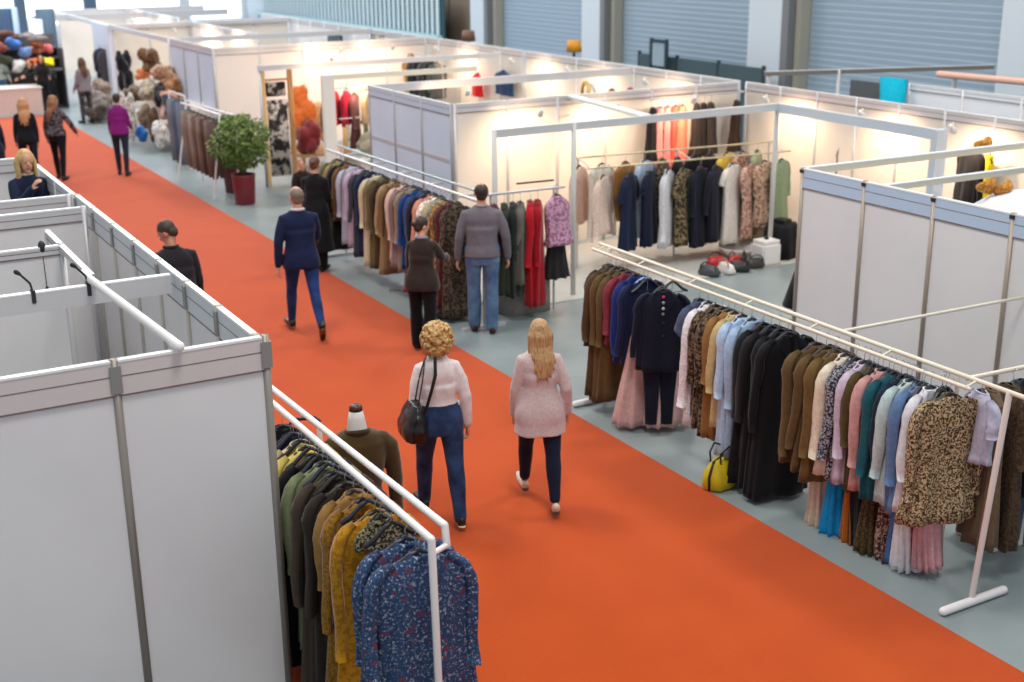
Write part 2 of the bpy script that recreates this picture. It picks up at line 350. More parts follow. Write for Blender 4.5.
MB().box((8.2, 37.4, 0), (8.32, 39.4, T)).build('wall_panel', mat((214, 218, 232), 0.4), b); beam(b, (8.3, 37.4), (13.6, 37.4), h=0.12)
wallrun(b, (13.6, 31.5), (13.6, 40), 1.0, hh=0.13)
wallrun(b, (8.36, 37.5), (13.5, 37.5), 1.0, hh=0.13, pm=LIT_PANEL)
b = thing('exhibition_stand', 'furthest lit stand in the row with wooden shelves and a grey top woman', 'booth')
beam(b, (8.3, 39.4), (8.4, 46.5), h=0.12); beam(b, (8.3, 46.5), (13.6, 46.3), h=0.2); beam(b, (7.2, 43.5), (13.6, 43.5), h=0.2, m=mat((196, 196, 196), 0.5))
wallrun(b, (10.8, 39.5), (10.8, 46), 1.1, hh=0.12, pm=LIT_PANEL); post(b, 8.4, 46.4, r=0.1, m=WHITE); post(b, 7.0, 41.5, r=0.22, m=WHITE)
wallrun(b, (8.6, 46.5), (13, 46.5), 1.1, hh=0.12, pm=LIT_PANEL)
# stand behind the right wall, with teal cloth
b = thing('exhibition_stand', 'stand at the upper right behind the lit wall with thin top rails', 'booth')
beam(b, (14.9, 17.4), (19.0, 16.0), h=0.08, m=ALUD); wallrun(b, (15.9, 9.5), (15.9, 15.0), 1.1, z1=2.25, hh=0.1, hm=mat((230, 232, 238), 0.4), pm=mat((236, 238, 244), 0.5))
post(b, 15.0, 17.4, m=ALU); post(b, 16.2, 16.95, m=ALU)
MB().box((15.85, 15.3, 0), (15.9, 16.3, 2.2)).build('wall_panel', mat((84, 88, 92), 0.6), b)
b = tag(MB().rings([(15.75, 15.2, 0.9, 0.03, 0.2), (15.75, 15.2, 1.6, 0.04, 0.23), (15.75, 15.22, 2.33, 0.03, 0.28)], n=20, power=4, fn=lambda i, a, x, y: (x+0.02*math.sin(9*a), y)).build('hanging_cloth', fab((0, 172, 200))),
        'bright turquoise cloth hanging at the upper right stand', 'cloth')
# ------------------------------------------------------------------ lamps in stands (warm)
def spot(x, y, z, tx, ty, tz, e, lab, col=(1, 0.72, 0.45), ang=2.3):
    t = thing('stand_spotlight', lab, 'spotlight', (x, y, z))
    d = (Vector((tx, ty, tz))-Vector((x, y, z))).normalized()
    MB().tube([(0, 0, 0), (0, 0, -0.06)], 0.012, 8).build('arm', WHITE, t)
    MB().tube([Vector((0, 0, -0.08))-d*0.05, Vector((0, 0, -0.08))+d*0.03], [0.03, 0.045], 12).build('lamp_head', WHITE, t)
    l = bpy.data.lights.new('bulb', 'SPOT'); l.energy = e; l.color = col; l.spot_size = ang; l.spot_blend = 0.9; l.shadow_soft_size = 0.06
    o = bpy.data.objects.new('bulb', l); COL.objects.link(o); o.parent = t; o.location = Vector((0, 0, -0.08))+d*0.12; o.rotation_euler = d.to_track_quat('-Z', 'Y').to_euler()
sp = [(9.3, 15.6, 9.4, 16.4, 60), (10.6, 15.6, 10.8, 16.4, 60), (12.0, 15.6, 12.2, 16.4, 60), (12.9, 15.0, 13.6, 15.0, 50), (12.9, 13.0, 13.6, 13.0, 60), (12.9, 11.4, 13.6, 11.4, 60), (12.9, 9.6, 13.6, 9.4, 50),
      (9.6, 18.4, 10.0, 19.6, 40), (12.8, 18.0, 13.6, 18.2, 60), (12.8, 20.5, 13.6, 20.5, 60), (12.8, 22.6, 13.6, 22.6, 60), (10.9, 26.9, 10.9, 28, 60), (10.0, 25.2, 10.4, 27.0, 50), (12.2, 27, 12.2, 28, 50),
      (12.8, 26, 13.6, 26, 60), (9.6, 33.0, 10.6, 33, 130), (9.6, 35.6, 10.6, 35.6, 130), (9.8, 41, 10.8, 41, 160), (9.8, 44, 10.8, 44, 160), (9.2, 21.9, 9.8, 23.4, 70)]
for i, (x, y, tx, ty, e) in enumerate(sp):
    spot(x, y, 2.27, tx, ty, 1.5, e*0.95, 'small white spotlight throwing warm light on the lit stand walls', (1, 0.68, 0.42))
for o in list(COL.objects):
    if o.name.startswith('stand_spotlight'): o['group'] = 'small stand spotlights'
# ------------------------------------------------------------------ clothes on hangers
FOLD = random.Random(3)
def body_rings(kind, L, w, fl, R, n=40, ztop=-0.10):
    """rings of a hanging bodice/skirt: local x = width, y = depth, z down"""
    ph = [R.uniform(0, 6.3) for _ in range(4)]; mb = MB(); N = 18
    if kind in ('skirt', 'trousers'): prof = [(0.0, w*0.72, 0.035), (0.05, w*0.78, 0.04), (1.0, w*fl, 0.055+0.05*fl)]
    else:
        prof = [(0.0, 0.055, 0.035), (0.018/L, 0.075, 0.045), (0.040/L, w*0.52, 0.042), (0.075/L, w*0.86, 0.050), (0.13/L, w*1.0, 0.060), (0.28/L, w*0.98, 0.065),
                (min(0.9, 0.5/L), w*0.93, 0.062), (1.0, w*fl, 0.05+0.035*fl)]
    rings = []; amps = []
    for i in range(N+1):
        t = (i/N)**1.35
        for k in range(len(prof)-1):
            if prof[k][0] <= t <= prof[k+1][0] or k == len(prof)-2:
                u = (t-prof[k][0])/max(1e-6, prof[k+1][0]-prof[k][0]); u = min(1, max(0, u)); break
        a = prof[k][1]+(prof[k+1][1]-prof[k][1])*u; d = prof[k][2]+(prof[k+1][2]-prof[k][2])*u
        rings.append((0.02*math.sin(ph[0]+t*2)*t, 0.015*math.sin(ph[1]+t*2.5)*t, ztop-t*L, a, d)); amps.append(0.002+0.016*max(0, t-0.12)*(1.4 if kind in ('skirt', 'dress') else 0.9))
    if kind not in ('skirt', 'trousers'):
        rings.insert(0, (0, 0, ztop-0.045, 0.04, 0.024)); amps.insert(0, 0)
    kf = R.choice([5, 6, 7]) if kind not in ('skirt',) else R.choice([9, 11])
    def fn(i, a, x, y):
        q = amps[i]*(math.sin(kf*a+ph[2]+i*0.08)+0.5*math.sin((kf*2+1)*a+ph[3]))
        return x+math.cos(a)*q*1.2, y+math.sin(a)*q*1.5
    mb.rings(rings, n=n, power=2.3, fn=fn)
    return mb
def hanger(par, w, m, z0=0.0, clip=False):
    zt = -0.085
    mb = MB()
    pts = [(-w*0.8, 0, zt-0.108), (-w*0.55, 0, zt-0.082), (-w*0.22, 0, zt-0.022), (0, 0, zt), (w*0.22, 0, zt-0.022), (w*0.55, 0, zt-0.082), (w*0.8, 0, zt-0.108)]
    mb.tube(pts, [0.013, 0.014, 0.012, 0.011, 0.012, 0.014, 0.013], 8, fdir=(0, 1, 0), flat=1.3)
    mb.tube([(-w*0.7, 0, zt-0.11), (w*0.7, 0, zt-0.11)], 0.004, 6)
    h = mb.build('hanger', m, par)
    k = MB().tube([(0, 0, zt), (0, 0, -0.03), (0.018, 0, -0.012), (0.024, 0, 0.01), (0.012, 0, 0.026), (-0.008, 0, 0.026), (-0.02, 0, 0.012)], 0.0026, 6)
    k.build('hook', CHROME, h); return h
HM = [mat((26, 26, 32), 0.35), mat((30, 34, 52), 0.35), mat((120, 84, 52), 0.5, kind='wood', c2=(146, 104, 66), scale=8), mat((222, 218, 208), 0.4), mat((40, 36, 34), 0.4)]
def garment(kind, m, L, lab, loc, rz=0.0, group=None, w=0.21, fl=1.0, sl=0.55, hm=None, m2=None, seed=None, lite=False, buttons=None, sw=0.0, low=0.0):
    """sl = sleeve length; rz turns it about the rail; loc = point of the rail it hangs from"""
    R = random.Random(seed if seed is not None else int(loc[0]*977+loc[1]*3301)); cat = kind
    t = thing(kind, lab, cat, loc, rz, group)
    hm = hm or HM[R.choice([0, 0, 1, 4])]
    if kind in ('skirt', 'trousers'):
        z0 = -0.12-low
        if kind == 'skirt': body_rings(kind, L, w*0.85, fl, R, n=48 if not lite else 28, ztop=z0).build('skirt_panel', m, t)
        else:
            for sx in (-1, 1):
                mb = MB(); k = R.uniform(0, 6)
                mb.rings([(sx*0.07, 0.012*sx, z0-0.02, 0.085, 0.03), (sx*0.08, 0.012*sx, z0-L*0.3, 0.085, 0.035), (sx*0.075, 0.012*sx, z0-L*0.65, 0.068, 0.03), (sx*0.075, 0.012*sx, z0-L, 0.055, 0.026)], n=18,
                         fn=lambda i, a, x, y: (x, y+0.004*math.sin(5*a+k+i))).build('trouser_leg', m, t)
        MB().rings([(0, 0, z0+0.0, w*0.6, 0.034), (0, 0, z0-0.035, w*0.63, 0.036)], n=24, power=2.4).build('waistband', m, t)
        hanger(t, w*0.8, hm); 
        MB().tube([(0, 0, -0.085), (0, 0, z0+0.0)], 0.003, 6).build('clip', CHROME, t)
        return t
    body_rings(kind, L, w, fl, R, n=40 if not lite else 24).build('bodice', m, t)
    if sl > 0:
        for sx in (-1, 1):
            k = R.uniform(0, 6); dy = R.uniform(-0.03, 0.03); n = 14
            P_ = [(w*.55, -.138, .030), (w*.78, -.165, .042), (w*.93, -.21, .050), (w*1.03, -.28, .054)]
            for i in range(1, 8):
                u = i/7; P_.append((w*1.03+.02*u+.012*math.sin(k+u*4), -.28-(sl-.1)*u, (.053-.013*u)*(1+.07*math.sin(k+u*13))*(1+sw*u)))
            mb = MB(); vs = []; n = 16; ph = R.uniform(0, 6)
            for i, (px_, pz_, pr_) in enumerate(P_):
                u = i/(len(P_)-1); dyy = dy*u*u*1.5+.010*math.sin(k*2+u*5)
                for j in range(n):
                    a_ = 2*PI*j/n; cr = 1+(.10*math.sin(4*a_+ph+u*2)+.06*math.sin(7*a_+ph*2-u*4))*min(1, u*1.6)
                    tx = (1-min(1, u*3))*.7        # the ring tilts with the shoulder slope
                    ca, sa = math.cos(a_)*pr_*cr*.72, math.sin(a_)*pr_*cr
                    vs.append((sx*(px_+ca*(1-tx*.6)), dyy+sa, pz_+ca*tx))
            m_ = len(P_); fs = [(i*n+j, i*n+(j+1) % n, (i+1)*n+(j+1) % n, (i+1)*n+j) for i in range(m_-1) for j in range(n)]
            fs += [tuple(range(n)), tuple((m_-1)*n+j for j in reversed(range(n)))]
            if sx > 0: fs = [tuple(reversed(f)) for f in fs]
            mb.add(vs, fs)
            mb.build('sleeve', m2 or m, t)
    if kind in ('jacket', 'coat', 'shirt') and not lite:
        for sx in (-1, 1):        # lapel / collar flap
            mb = MB(); y = -0.05
            mb.add([(sx*0.02, y+0.0, -0.105), (sx*0.07, y+0.004, -0.10), (sx*0.105, y-0.012, -0.20), (sx*0.06, y-0.02, -0.27), (sx*0.01, y-0.022, -0.36), (sx*0.018, y-0.02, -0.2)],
                   [(0, 1, 2, 3, 4, 5)], 0, False)
            mb.add([(sx*0.02, y+0.01, -0.105), (sx*0.07, y+0.014, -0.10), (sx*0.105, y-0.002, -0.20), (sx*0.06, y-0.01, -0.27), (sx*0.01, y-0.012, -0.36), (sx*0.018, y-0.01, -0.2)],
                   [(5, 4, 3, 2, 1, 0)], 0, False)
            mb.build('lapel', m2 or m, t)
    mb = MB(); pts = [(0.060*math.cos(a), 0.040*math.sin(a), -0.108+0.010*math.sin(a)) for a in [i*PI/8 for i in range(17)]]
    mb.tube(pts, 0.008, 8, cap=False).build('collar', m2 or m, t)
    if buttons:
        for i in range(buttons): MB().ball((0.006, -0.073, -0.40-0.12*i), (0.011, 0.005, 0.011), n=8, m=6).build('button', DARK, t)
    hanger(t, w, hm)
    return t

def rail(par, p, q, r, m, name='rail'): return MB().tube([p, q], r, 14).build(name, m, par)
# ---- near left rack
t = thing('clothes_rack', 'white double rail clothes rack beside the near left stand corner', 'clothes rack', (2.58, 5.45, 0))
rail(t, (0, 0.0, 1.6), (-0.03, 3.2, 1.6), 0.021, WHITE); rail(t, (0.135, 0.12, 1.6), (0.06, 3.2, 1.6), 0.021, WHITE)
rail(t, (0, 0, 1.6), (0.03, -0.0, 0.03), 0.021, WHITE, 'leg');
rail(t, (-0.03, 3.2, 1.6), (-0.03, 3.2, 0.03), 0.021, WHITE, 'leg'); rail(t, (0.137, 0.12, 1.6), (0.137, 0.10, 1.49), 0.021, WHITE, 'end_bend')
rail(t, (0.137, 0.10, 1.49), (0.01, 0.0, 1.52), 0.016, WHITE, 'connector'); rail(t, (-0.28, 0.0, 0.03), (0.3, 0.0, 0.03), 0.025, WHITE, 'foot'); rail(t, (-0.28, 3.2, 0.03), (0.3, 3.2, 0.03), 0.025, WHITE, 'foot')
BLUEF = mat((44, 68, 104), 0.8, kind='floral', c2=(168, 178, 190), c3=(140, 50, 66), scale=62, bump=0.4, spec=0.2)
MUST = fab((184, 130, 22), kind='speckle', c2=(158, 106, 16), scale=30, sheen=0.5); MUST2 = fab((150, 106, 24), kind='speckle', c2=(112, 78, 24), scale=60, sheen=0.5)
gl = [(5.66, 'blouse', BLUEF, .96, 'blue blouse with a red and white flower print, nearest on the left rack', dict(fl=1.15, sl=.64, w=.27, sw=.4, rz=-.12)),
 (5.83, 'blouse', BLUEF, .98, 'blue flower print blouse just behind the nearest one on the left rack', dict(fl=1.1, sl=.62, w=.265, rz=-.05)),
 (6.10, 'scarf', fab((40, 38, 34), kind='speckle', c2=(150, 140, 110), scale=60), .16, 'small dark patterned scarf looped on a hanger above the mustard dress', dict(fl=1, sl=0, w=.16)),
 (6.17, 'dress', MUST, 1.25, 'mustard yellow velvet dress behind the blue flower print blouses', dict(fl=1.15, sl=.8, w=.24, rz=-.04)),
 (6.36, 'dress', MUST2, 1.2, 'darker speckled mustard dress behind the plain mustard one', dict(fl=1.1, sl=.7, w=.23)),
 (6.49, 'blouse', fab((150, 112, 60)), 1.1, 'thin golden brown blouse between mustard dress and dark coats', dict(fl=1.0, sl=.5, w=.21)),
 (6.62, 'coat', fab((44, 36, 30)), 1.25, 'very dark brown coat on the left rack, nearer of the dark coats', dict(fl=1.1, sl=.72, w=.24)),
 (6.80, 'coat', fab((66, 54, 44)), 1.25, 'dark taupe coat behind the very dark brown coat on the left rack', dict(fl=1.1, sl=.74, w=.245)),
 (6.98, 'cardigan', fab((122, 130, 96)), 1.0, 'pale olive green cardigan behind the dark taupe coat', dict(fl=1.0, sl=.6, w=.235)),
 (7.12, 'coat', fab((24, 22, 24)), 1.2, 'black coat behind the olive green cardigan on the left rack', dict(fl=1.05, sl=.7, w=.24)),
 (7.28, 'blouse', fab((214, 192, 104)), .8, 'pale yellow blouse on the left rack near the stand corner', dict(fl=1.0, sl=.5, w=.22)),
 (7.40, 'blouse', fab((206, 190, 150)), .85, 'beige blouse with pale yellow collar next to the stand corner post', dict(fl=1.0, sl=.5, w=.22)),
 (7.55, 'blouse', fab((32, 38, 66)), .9, 'navy blouse furthest but one on the left rack', dict(fl=1.0, sl=.5, w=.21)),
 (7.72, 'jacket', fab((30, 28, 30)), .9, 'black jacket furthest along the left rack beside the stand post', dict(fl=1.0, sl=.5, w=.21))]
for y, k, m, L, lab, o in gl:
    o = dict(o); rz = o.pop('rz', 0)
    if y > 6.4: L = min(L*1.22, 1.42)
    garment(k, m, L, lab, (2.575, y-(.06 if y < 5.9 else 0), 1.56), rz, 'clothes on the near left rack', **o)
for i, y in enumerate([5.95, 6.28, 6.72, 6.9, 7.05, 7.2, 7.35, 7.5]):
    t = thing('clothes_hanger', 'empty dark hanger with wire hook hanging on the near left rack', 'hanger', (2.575, y, 1.578), 0.1*math.sin(i*5), 'spare hangers on the near left rack')
    hanger(t, 0.2, HM[i % 2])

# ---- long right rack
t = thing('clothes_rack', 'long cream double rail clothes rack along the right edge of the carpet', 'clothes rack', (6.9, 5.4, 0))
rail(t, (0.03, -0.12, 1.61), (0.05, 5.1, 1.62), 0.017, CREAMR); rail(t, (-0.06, 0.28, 1.57), (-0.07, 5.05, 1.59), 0.015, CREAMR)
rail(t, (0.03, 0.02, 1.6), (-0.07, 0.06, 0.05), 0.022, mat((226, 214, 208), 0.35), 'leg'); rail(t, (0.04, 4.9, 1.6), (0.0, 4.9, 0.05), 0.022, CREAMR, 'leg')
for y in (0.05, 4.9): MB().tube([(-0.36, y, 0.035), (0.25, y, 0.035)], 0.032, 12).build('foot', WHITE, t)
for y in (0.3, 1.1, 1.9, 2.7, 3.5, 4.3, 5.0): MB().tube([(0.04, y, 1.61), (-0.065, y, 1.58)], 0.009, 8).build('bracket', CREAMR, t)
rail(t, (0.05, 1.62, 1.62), (2.05, 1.55, 1.62), 0.014, CREAMR, 'cross_rail')
t = thing('clothes_rack', 'short cream clothes rail crossing to the right behind the rack end', 'clothes rack', (6.98, 5.82, 0))
rail(t, (0, 0, 1.58), (1.9, -0.12, 1.58), 0.017, CREAMR); rail(t, (0.02, 0.1, 1.58), (0.02, 0.1, 0.02), 0.015, CREAMR, 'leg'); rail(t, (1.85, -0.1, 1.58), (1.85, -0.1, 0.02), 0.015, CREAMR, 'leg')
BRN = fab((92, 70, 40)); BRN2 = fab((104, 80, 44)); BLK = fab((20, 20, 24)); LB_ = fab((158, 182, 210)); NAV = fab((22, 26, 44)); PINKP = fab((206, 168, 164))
LEO = mat((58, 46, 34), 0.8, kind='leopard', c2=(192, 172, 138), c3=(128, 100, 66), scale=66, bump=0.3, spec=0.2)
PAT = fab((36, 28, 24), kind='leopard', c2=(120, 100, 76), c3=(74, 56, 40), scale=30); SPK = fab((36, 38, 50), kind='speckle', c2=(160, 160, 168), scale=60)
BUR = fab((88, 26, 40), kind='leopard', c2=(176, 150, 130), c3=(60, 30, 34), scale=40)
gr = [ # y, kind, material, length, label, options
 (5.70, 'blouse', LEO, .88, 'mottled brown and cream spotted blouse, nearest on the long right rack', dict(fl=1.2, sl=.66, w=.25, rz=-.30)),
 (5.80, 'skirt', fab((208, 156, 162)), .62, 'pale pink skirt showing below the spotted blouse', dict(fl=.55, low=.58, w=.2)),
 (5.86, 'skirt', fab((178, 24, 82)), .60, 'magenta skirt under the spotted blouse at the rack end', dict(fl=.6, low=.6, dx=.12)),
 (5.84, 'trousers', fab((110, 150, 190)), .42, 'light denim shorts hanging behind the spotted blouse', dict(low=.58, dx=.16)),
 (5.93, 'shirt', fab((214, 214, 220)), .85, 'pale grey shirt behind the spotted blouse', dict(sl=.55)),
 (5.99, 'skirt', fab((232, 228, 232)), .66, 'white skirt hanging low behind the pale pink one', dict(fl=.7, low=.6, dx=-.04)),
 (6.04, 'shirt', fab((92, 120, 160)), .88, 'blue denim shirt behind the pale grey shirt', dict(sl=.62, w=.22)),
 (6.10, 'skirt', fab((84, 120, 176)), .60, 'mid blue skirt below the blue denim shirt', dict(fl=.6, low=.66)),
 (6.17, 'blouse', fab((176, 194, 194)), .85, 'pale grey green blouse behind the blue denim shirt', dict(sl=.62, w=.225)),
 (6.23, 'skirt', BUR, .68, 'burgundy flower print skirt below the grey green blouse', dict(fl=.72, low=.6)),
 (6.30, 'blouse', fab((22, 32, 50)), .8, 'dark navy blouse between the grey green and teal ones', dict(sl=.5)),
 (6.40, 'cardigan', fab((22, 78, 90)), .88, 'dark teal cardigan in the middle of the right rack end group', dict(sl=.64, w=.23)),
 (6.46, 'skirt', fab((62, 48, 30), kind='speckle', c2=(96, 76, 44), scale=60), .70, 'dark brown glittery skirt below the teal cardigan', dict(fl=.8, low=.56)),
 (6.54, 'blouse', fab((196, 146, 142)), .86, 'salmon pink blouse behind the dark teal cardigan', dict(sl=.62, w=.22)),
 (6.60, 'dress', fab((30, 26, 26)), 1.35, 'long black dress behind the salmon pink blouse', dict(sl=0, fl=.8, w=.18)),
 (6.66, 'blouse', fab((78, 64, 34)), .9, 'dark olive brown blouse behind the salmon pink one', dict(sl=.5)),
 (6.72, 'skirt', fab((172, 92, 22)), .72, 'burnt orange skirt hanging low below the olive blouse', dict(fl=.75, low=.58)),
 (6.79, 'blouse', fab((196, 178, 196)), .86, 'pale lilac blouse behind the olive brown one', dict(sl=.60, w=.22)),
 (6.90, 'blouse', SPK, .88, 'black and white speckled blouse behind the pale lilac one', dict(sl=.66, w=.225)),
 (6.96, 'skirt', fab((24, 140, 200)), .74, 'bright sky blue skirt below the speckled blouse', dict(fl=.8, low=.55)),
 (7.05, 'blouse', fab((222, 208, 188)), .86, 'cream blouse with puffed sleeves behind the speckled one', dict(sl=.68, w=.23, sw=.25)),
 (7.18, 'skirt', fab((208, 180, 158)), .8, 'beige pleated skirt below the brown capes', dict(fl=.9, low=.5)),
 (7.20, 'cape', BRN2, .95, 'brown cape behind the cream blouse, nearest of three', dict(sl=.7, w=.25, fl=1.1)),
 (7.33, 'cape', BRN, .98, 'brown cape in the middle of the three brown ones', dict(sl=.72, w=.26, fl=1.1)),
 (7.48, 'cape', BRN, .95, 'brown cape furthest of the three, next to the gap by the black coats', dict(sl=.80, w=.27, fl=1.1)),
 (7.90, 'coat', BLK, 1.42, 'long black coat nearest of the four black coats on the right rack', dict(sl=.74, w=.26, fl=1.15)),
 (8.03, 'coat', BLK, 1.4, 'long black coat second nearest of the four black coats', dict(sl=.72, w=.25, fl=1.15)),
 (8.15, 'coat', fab((26, 25, 28)), 1.4, 'long black coat third of the four black coats', dict(sl=.72, w=.25, fl=1.1)),
 (8.27, 'coat', BLK, 1.38, 'long black coat beside the light blue shirt dresses', dict(sl=.7, w=.25, fl=1.1)),
 (8.42, 'dress', LB_, 1.2, 'light blue shirt dress next to the black coats', dict(sl=.66, w=.23, fl=1.05)),
 (8.56, 'dress', fab((172, 194, 220)), 1.25, 'paler light blue shirt dress, further of the two', dict(sl=.6, w=.23, fl=1.05)),
 (8.68, 'blouse', fab((190, 168, 120)), 1.0, 'tan blouse behind the light blue shirt dresses', dict(sl=.6, w=.21)),
 (8.77, 'dress', fab((140, 100, 56)), 1.15, 'camel dress between tan blouse and dark print shirts', dict(sl=.55, w=.21)),
 (8.87, 'shirt', PAT, 1.15, 'dark brown patterned shirt dress, nearer of the two patterned ones', dict(sl=.6, w=.22)),
 (8.98, 'shirt', PAT, 1.1, 'dark brown patterned shirt dress next to the white lace blouse', dict(sl=.6, w=.22)),
 (9.10, 'blouse', fab((214, 206, 210), kind='speckle', c2=(236, 232, 236), scale=40), 1.1, 'white lace blouse at the far side of the dark patterned shirts', dict(sl=.85, w=.23, sw=.2)),
 (9.24, 'blouse', fab((70, 80, 104)), .5, 'slate blue top tucked beside the white lace blouse', dict(sl=.2, w=.21)),
 (9.78, 'skirt', PINKP, .90, 'long pale pink pleated skirt beside the black suit jacket', dict(low=.48, w=.25, fl=1.25, dx=.3)),
 (9.93, 'skirt', PINKP, .92, 'long pale pink pleated skirt under the navy jackets', dict(low=.48, w=.26, fl=1.4)),
 (9.98, 'jacket', fab((24, 32, 66)), .82, 'navy jacket on a light blue hanger behind the black suit jacket', dict(sl=.66, w=.23, hmx=1)),
 (10.10, 'jacket', fab((22, 44, 110)), .84, 'royal blue jacket behind the navy one', dict(sl=.66, w=.23)),
 (10.20, 'jacket', fab((128, 48, 62)), .7, 'rose red jacket peeking out behind the royal blue one', dict(sl=.5, w=.22)),
 (10.27, 'coat', BRN, 1.3, 'long brown coat behind the rose red jacket', dict(sl=.66, w=.23, fl=1.2)),
 (10.36, 'coat', BRN, 1.35, 'long olive brown coat second from the far end of the right rack', dict(sl=.66, w=.235, fl=1.2)),
 (10.43, 'coat', fab((78, 58, 34)), 1.3, 'long dark brown coat at the far end of the right rack', dict(sl=.66, w=.24, fl=1.2)),
 (10.47, 'jacket', fab((60, 48, 36)), .8, 'dark grey brown jacket hanging last on the far rack end', dict(sl=.66, w=.23, fl=1.15))]
def ry_(y):
    if y < 7.6: return 5.86+(y-5.70)*.77
    if y < 8.35: return 7.56+(y-7.9)*.85
    if y < 9.3: return 8.02+(y-8.42)*.88
    return 9.50+(y-9.9)*1.25
for y, k, m, L, lab, o in gr:
    o = dict(o); rz = o.pop('rz', FOLD.uniform(-.12, .12)); dx = o.pop('dx', 0)
    if y < 7.3:
        if k in ('skirt', 'trousers'): o['low'] = o.get('low', 0)+.17
        else: L *= 1.1; o['sl'] = o.get('sl', .55)*1.06
    if o.pop('hmx', 0): o['hm'] = mat((150, 186, 220), 0.3)
    garment(k, m, L, lab, (6.86+dx*0.5, ry_(y), 1.565), rz, 'clothes on the long right rack', **o)
# black suit outfit facing the camera
t = garment('jacket', NAV, .78, 'black suit jacket turned to face the carpet, over navy trousers', (6.80, 9.2, 1.56), -0.6, None, w=.235, fl=.92, sl=.58, buttons=2)
for i, c in enumerate([(196, 50, 90), (150, 160, 170), (210, 212, 216), (120, 132, 140)]):
    MB().ball((0.0, -0.066, -0.15-0.055*i), (0.016, 0.008, 0.016), n=8, m=6).build('brooch', mat(c, 0.3), t)
garment('trousers', NAV, .78, 'navy trousers hanging below the black suit jacket', (6.83, 9.26, 1.56), -0.6, None, low=.55)
t = thing('bouquet', 'small bunch of blue and tan fabric flowers pinned below the suit jacket', 'flowers', (6.98, 9.05, 0.78))
for i in range(9):
    a = i*2.4; MB().ball((0.04*math.cos(a), 0.03*math.sin(a), 0.02*i-0.1), 0.03, n=8, m=6).build('flower', mat([(60, 120, 190), (150, 120, 90), (180, 196, 214)][i % 3], 0.8), t)
# yellow bag on the floor
t = thing('tote_bag', 'yellow bag with black piping standing on the floor under the right rack', 'bag', (6.60, 8.02, 0), 0.4)
mb = MB().rings([(0, 0, 0.0, .17, .10), (0, 0, .03, .2, .13), (0, 0, .14, .2, .12), (0, 0, .24, .16, .06), (0, 0, .27, .13, .02)], n=24, power=2.6, fn=lambda i, a, x, y: (x*(1+.05*math.sin(5*a)), y*(1+.1*math.sin(7*a+i))))
mb.build('bag_body', mat((206, 182, 20), 0.6, kind='cloth', scale=9), t)
MB().tube([(-.2, -.0, .03), (-.21, 0, .14), (-.15, 0, .26), (.14, 0, .28), (.2, 0, .14), (.2, 0, .03)], 0.012, 8).build('piping', BLACK, t)
for s_ in (-.05, .05): MB().tube([(-.1, s_, .24), (-.12, s_, .34), (0, s_*1.5, .38), (.1, s_, .33), (.1, s_, .24)], 0.009, 8).build('handle', BLACK, t)
# second little rack's clothes
for i, (x, k, m, L, lab, o) in enumerate([(7.12, 'blouse', fab((188, 186, 206)), .5, 'pale lavender tee shirt behind the rack leg', dict(sl=.2, w=.2)), (7.22, 'dress', fab((110, 90, 70)), 1.2, 'long taupe dress behind the rack leg at the right', dict(sl=0, w=.19)),
    (7.42, 'coat', fab((84, 66, 48), kind='speckle', c2=(60, 44, 30), scale=40), 1.25, 'speckled brown coat behind the end of the right rack', dict(sl=.5, w=.2)),
    (7.58, 'jacket', fab((24, 28, 44)), .85, 'dark navy jacket at the right edge of the photo', dict(sl=.55, w=.22)), (7.7, 'trousers', fab((120, 138, 168)), .8, 'pale blue trousers at the right edge under the navy jacket', dict(low=.5)), (7.85, 'coat', BLK, 1.1, 'black coat at the far right edge on the short rail', dict(sl=.6))]):
    garment(k, m, L, lab, (x, 5.81-(x-6.98)*0.063, 1.565), PI/2*0.75, 'clothes on the short right rail', **o)
for i, x in enumerate((7.95,)): pass
t = thing('storage_box', 'white cardboard box with brown straps on the floor at the right edge', 'box', (7.9, 6.1, 0), -0.1)
MB().box((-.3, -.2, 0), (.3, .2, .26), 0, .01).build('box_body', mat((222, 216, 204), 0.7, kind='panel'), t); MB().box((-.31, -.21, .26), (.31, .21, .31), 0, .008).build('lid', mat((232, 226, 214), 0.7), t)
for x in (-.18, .14): MB().box((x, -.213, 0), (x+.025, .213, .315)).build('strap', mat((180, 150, 110), 0.7), t)

# ---- middle rack (L-shaped)
t = thing('clothes_rack', 'long steel double rail clothes rack in front of the bluish shaded stand wall', 'clothes rack', (7.0, 13.2, 0))
rail(t, (-0.03, -0.1, 1.6), (-0.12, 4.5, 1.6), 0.02, mat((214, 216, 214), 0.3, 0.3)); rail(t, (0.16, 0.0, 1.64), (0.06, 4.5, 1.64), 0.016, mat((176, 190, 190), 0.3, 0.5))
for y in (0.0, 2.2, 4.4): rail(t, (0.06, y, 1.6), (0.06, y, 0.02), 0.018, ALU, 'leg'); MB().box((-.25, y-.02, 0), (.35, y+.02, .04)).build('foot', ALU, t)
for y in (0.3, 1.2, 2.1, 3.0, 3.9): MB().box((-0.1, y, 1.585), (0.14, y+.03, 1.61)).build('bracket', ALU, t)
t = thing('clothes_rack', 'steel clothes rail reaching right past the grey sweater man', 'clothes rack', (7.2, 13.42, 0))
rail(t, (0, 0, 1.6), (1.1, -0.06, 1.6), 0.017, ALU); rail(t, (0.55, 0.16, 1.66), (1.05, 0.12, 1.66), 0.012, DARK)
for x in (0.1, 1.0): rail(t, (x, 0.02, 1.6), (x, 0.02, 0.02), 0.015, ALU, 'leg')
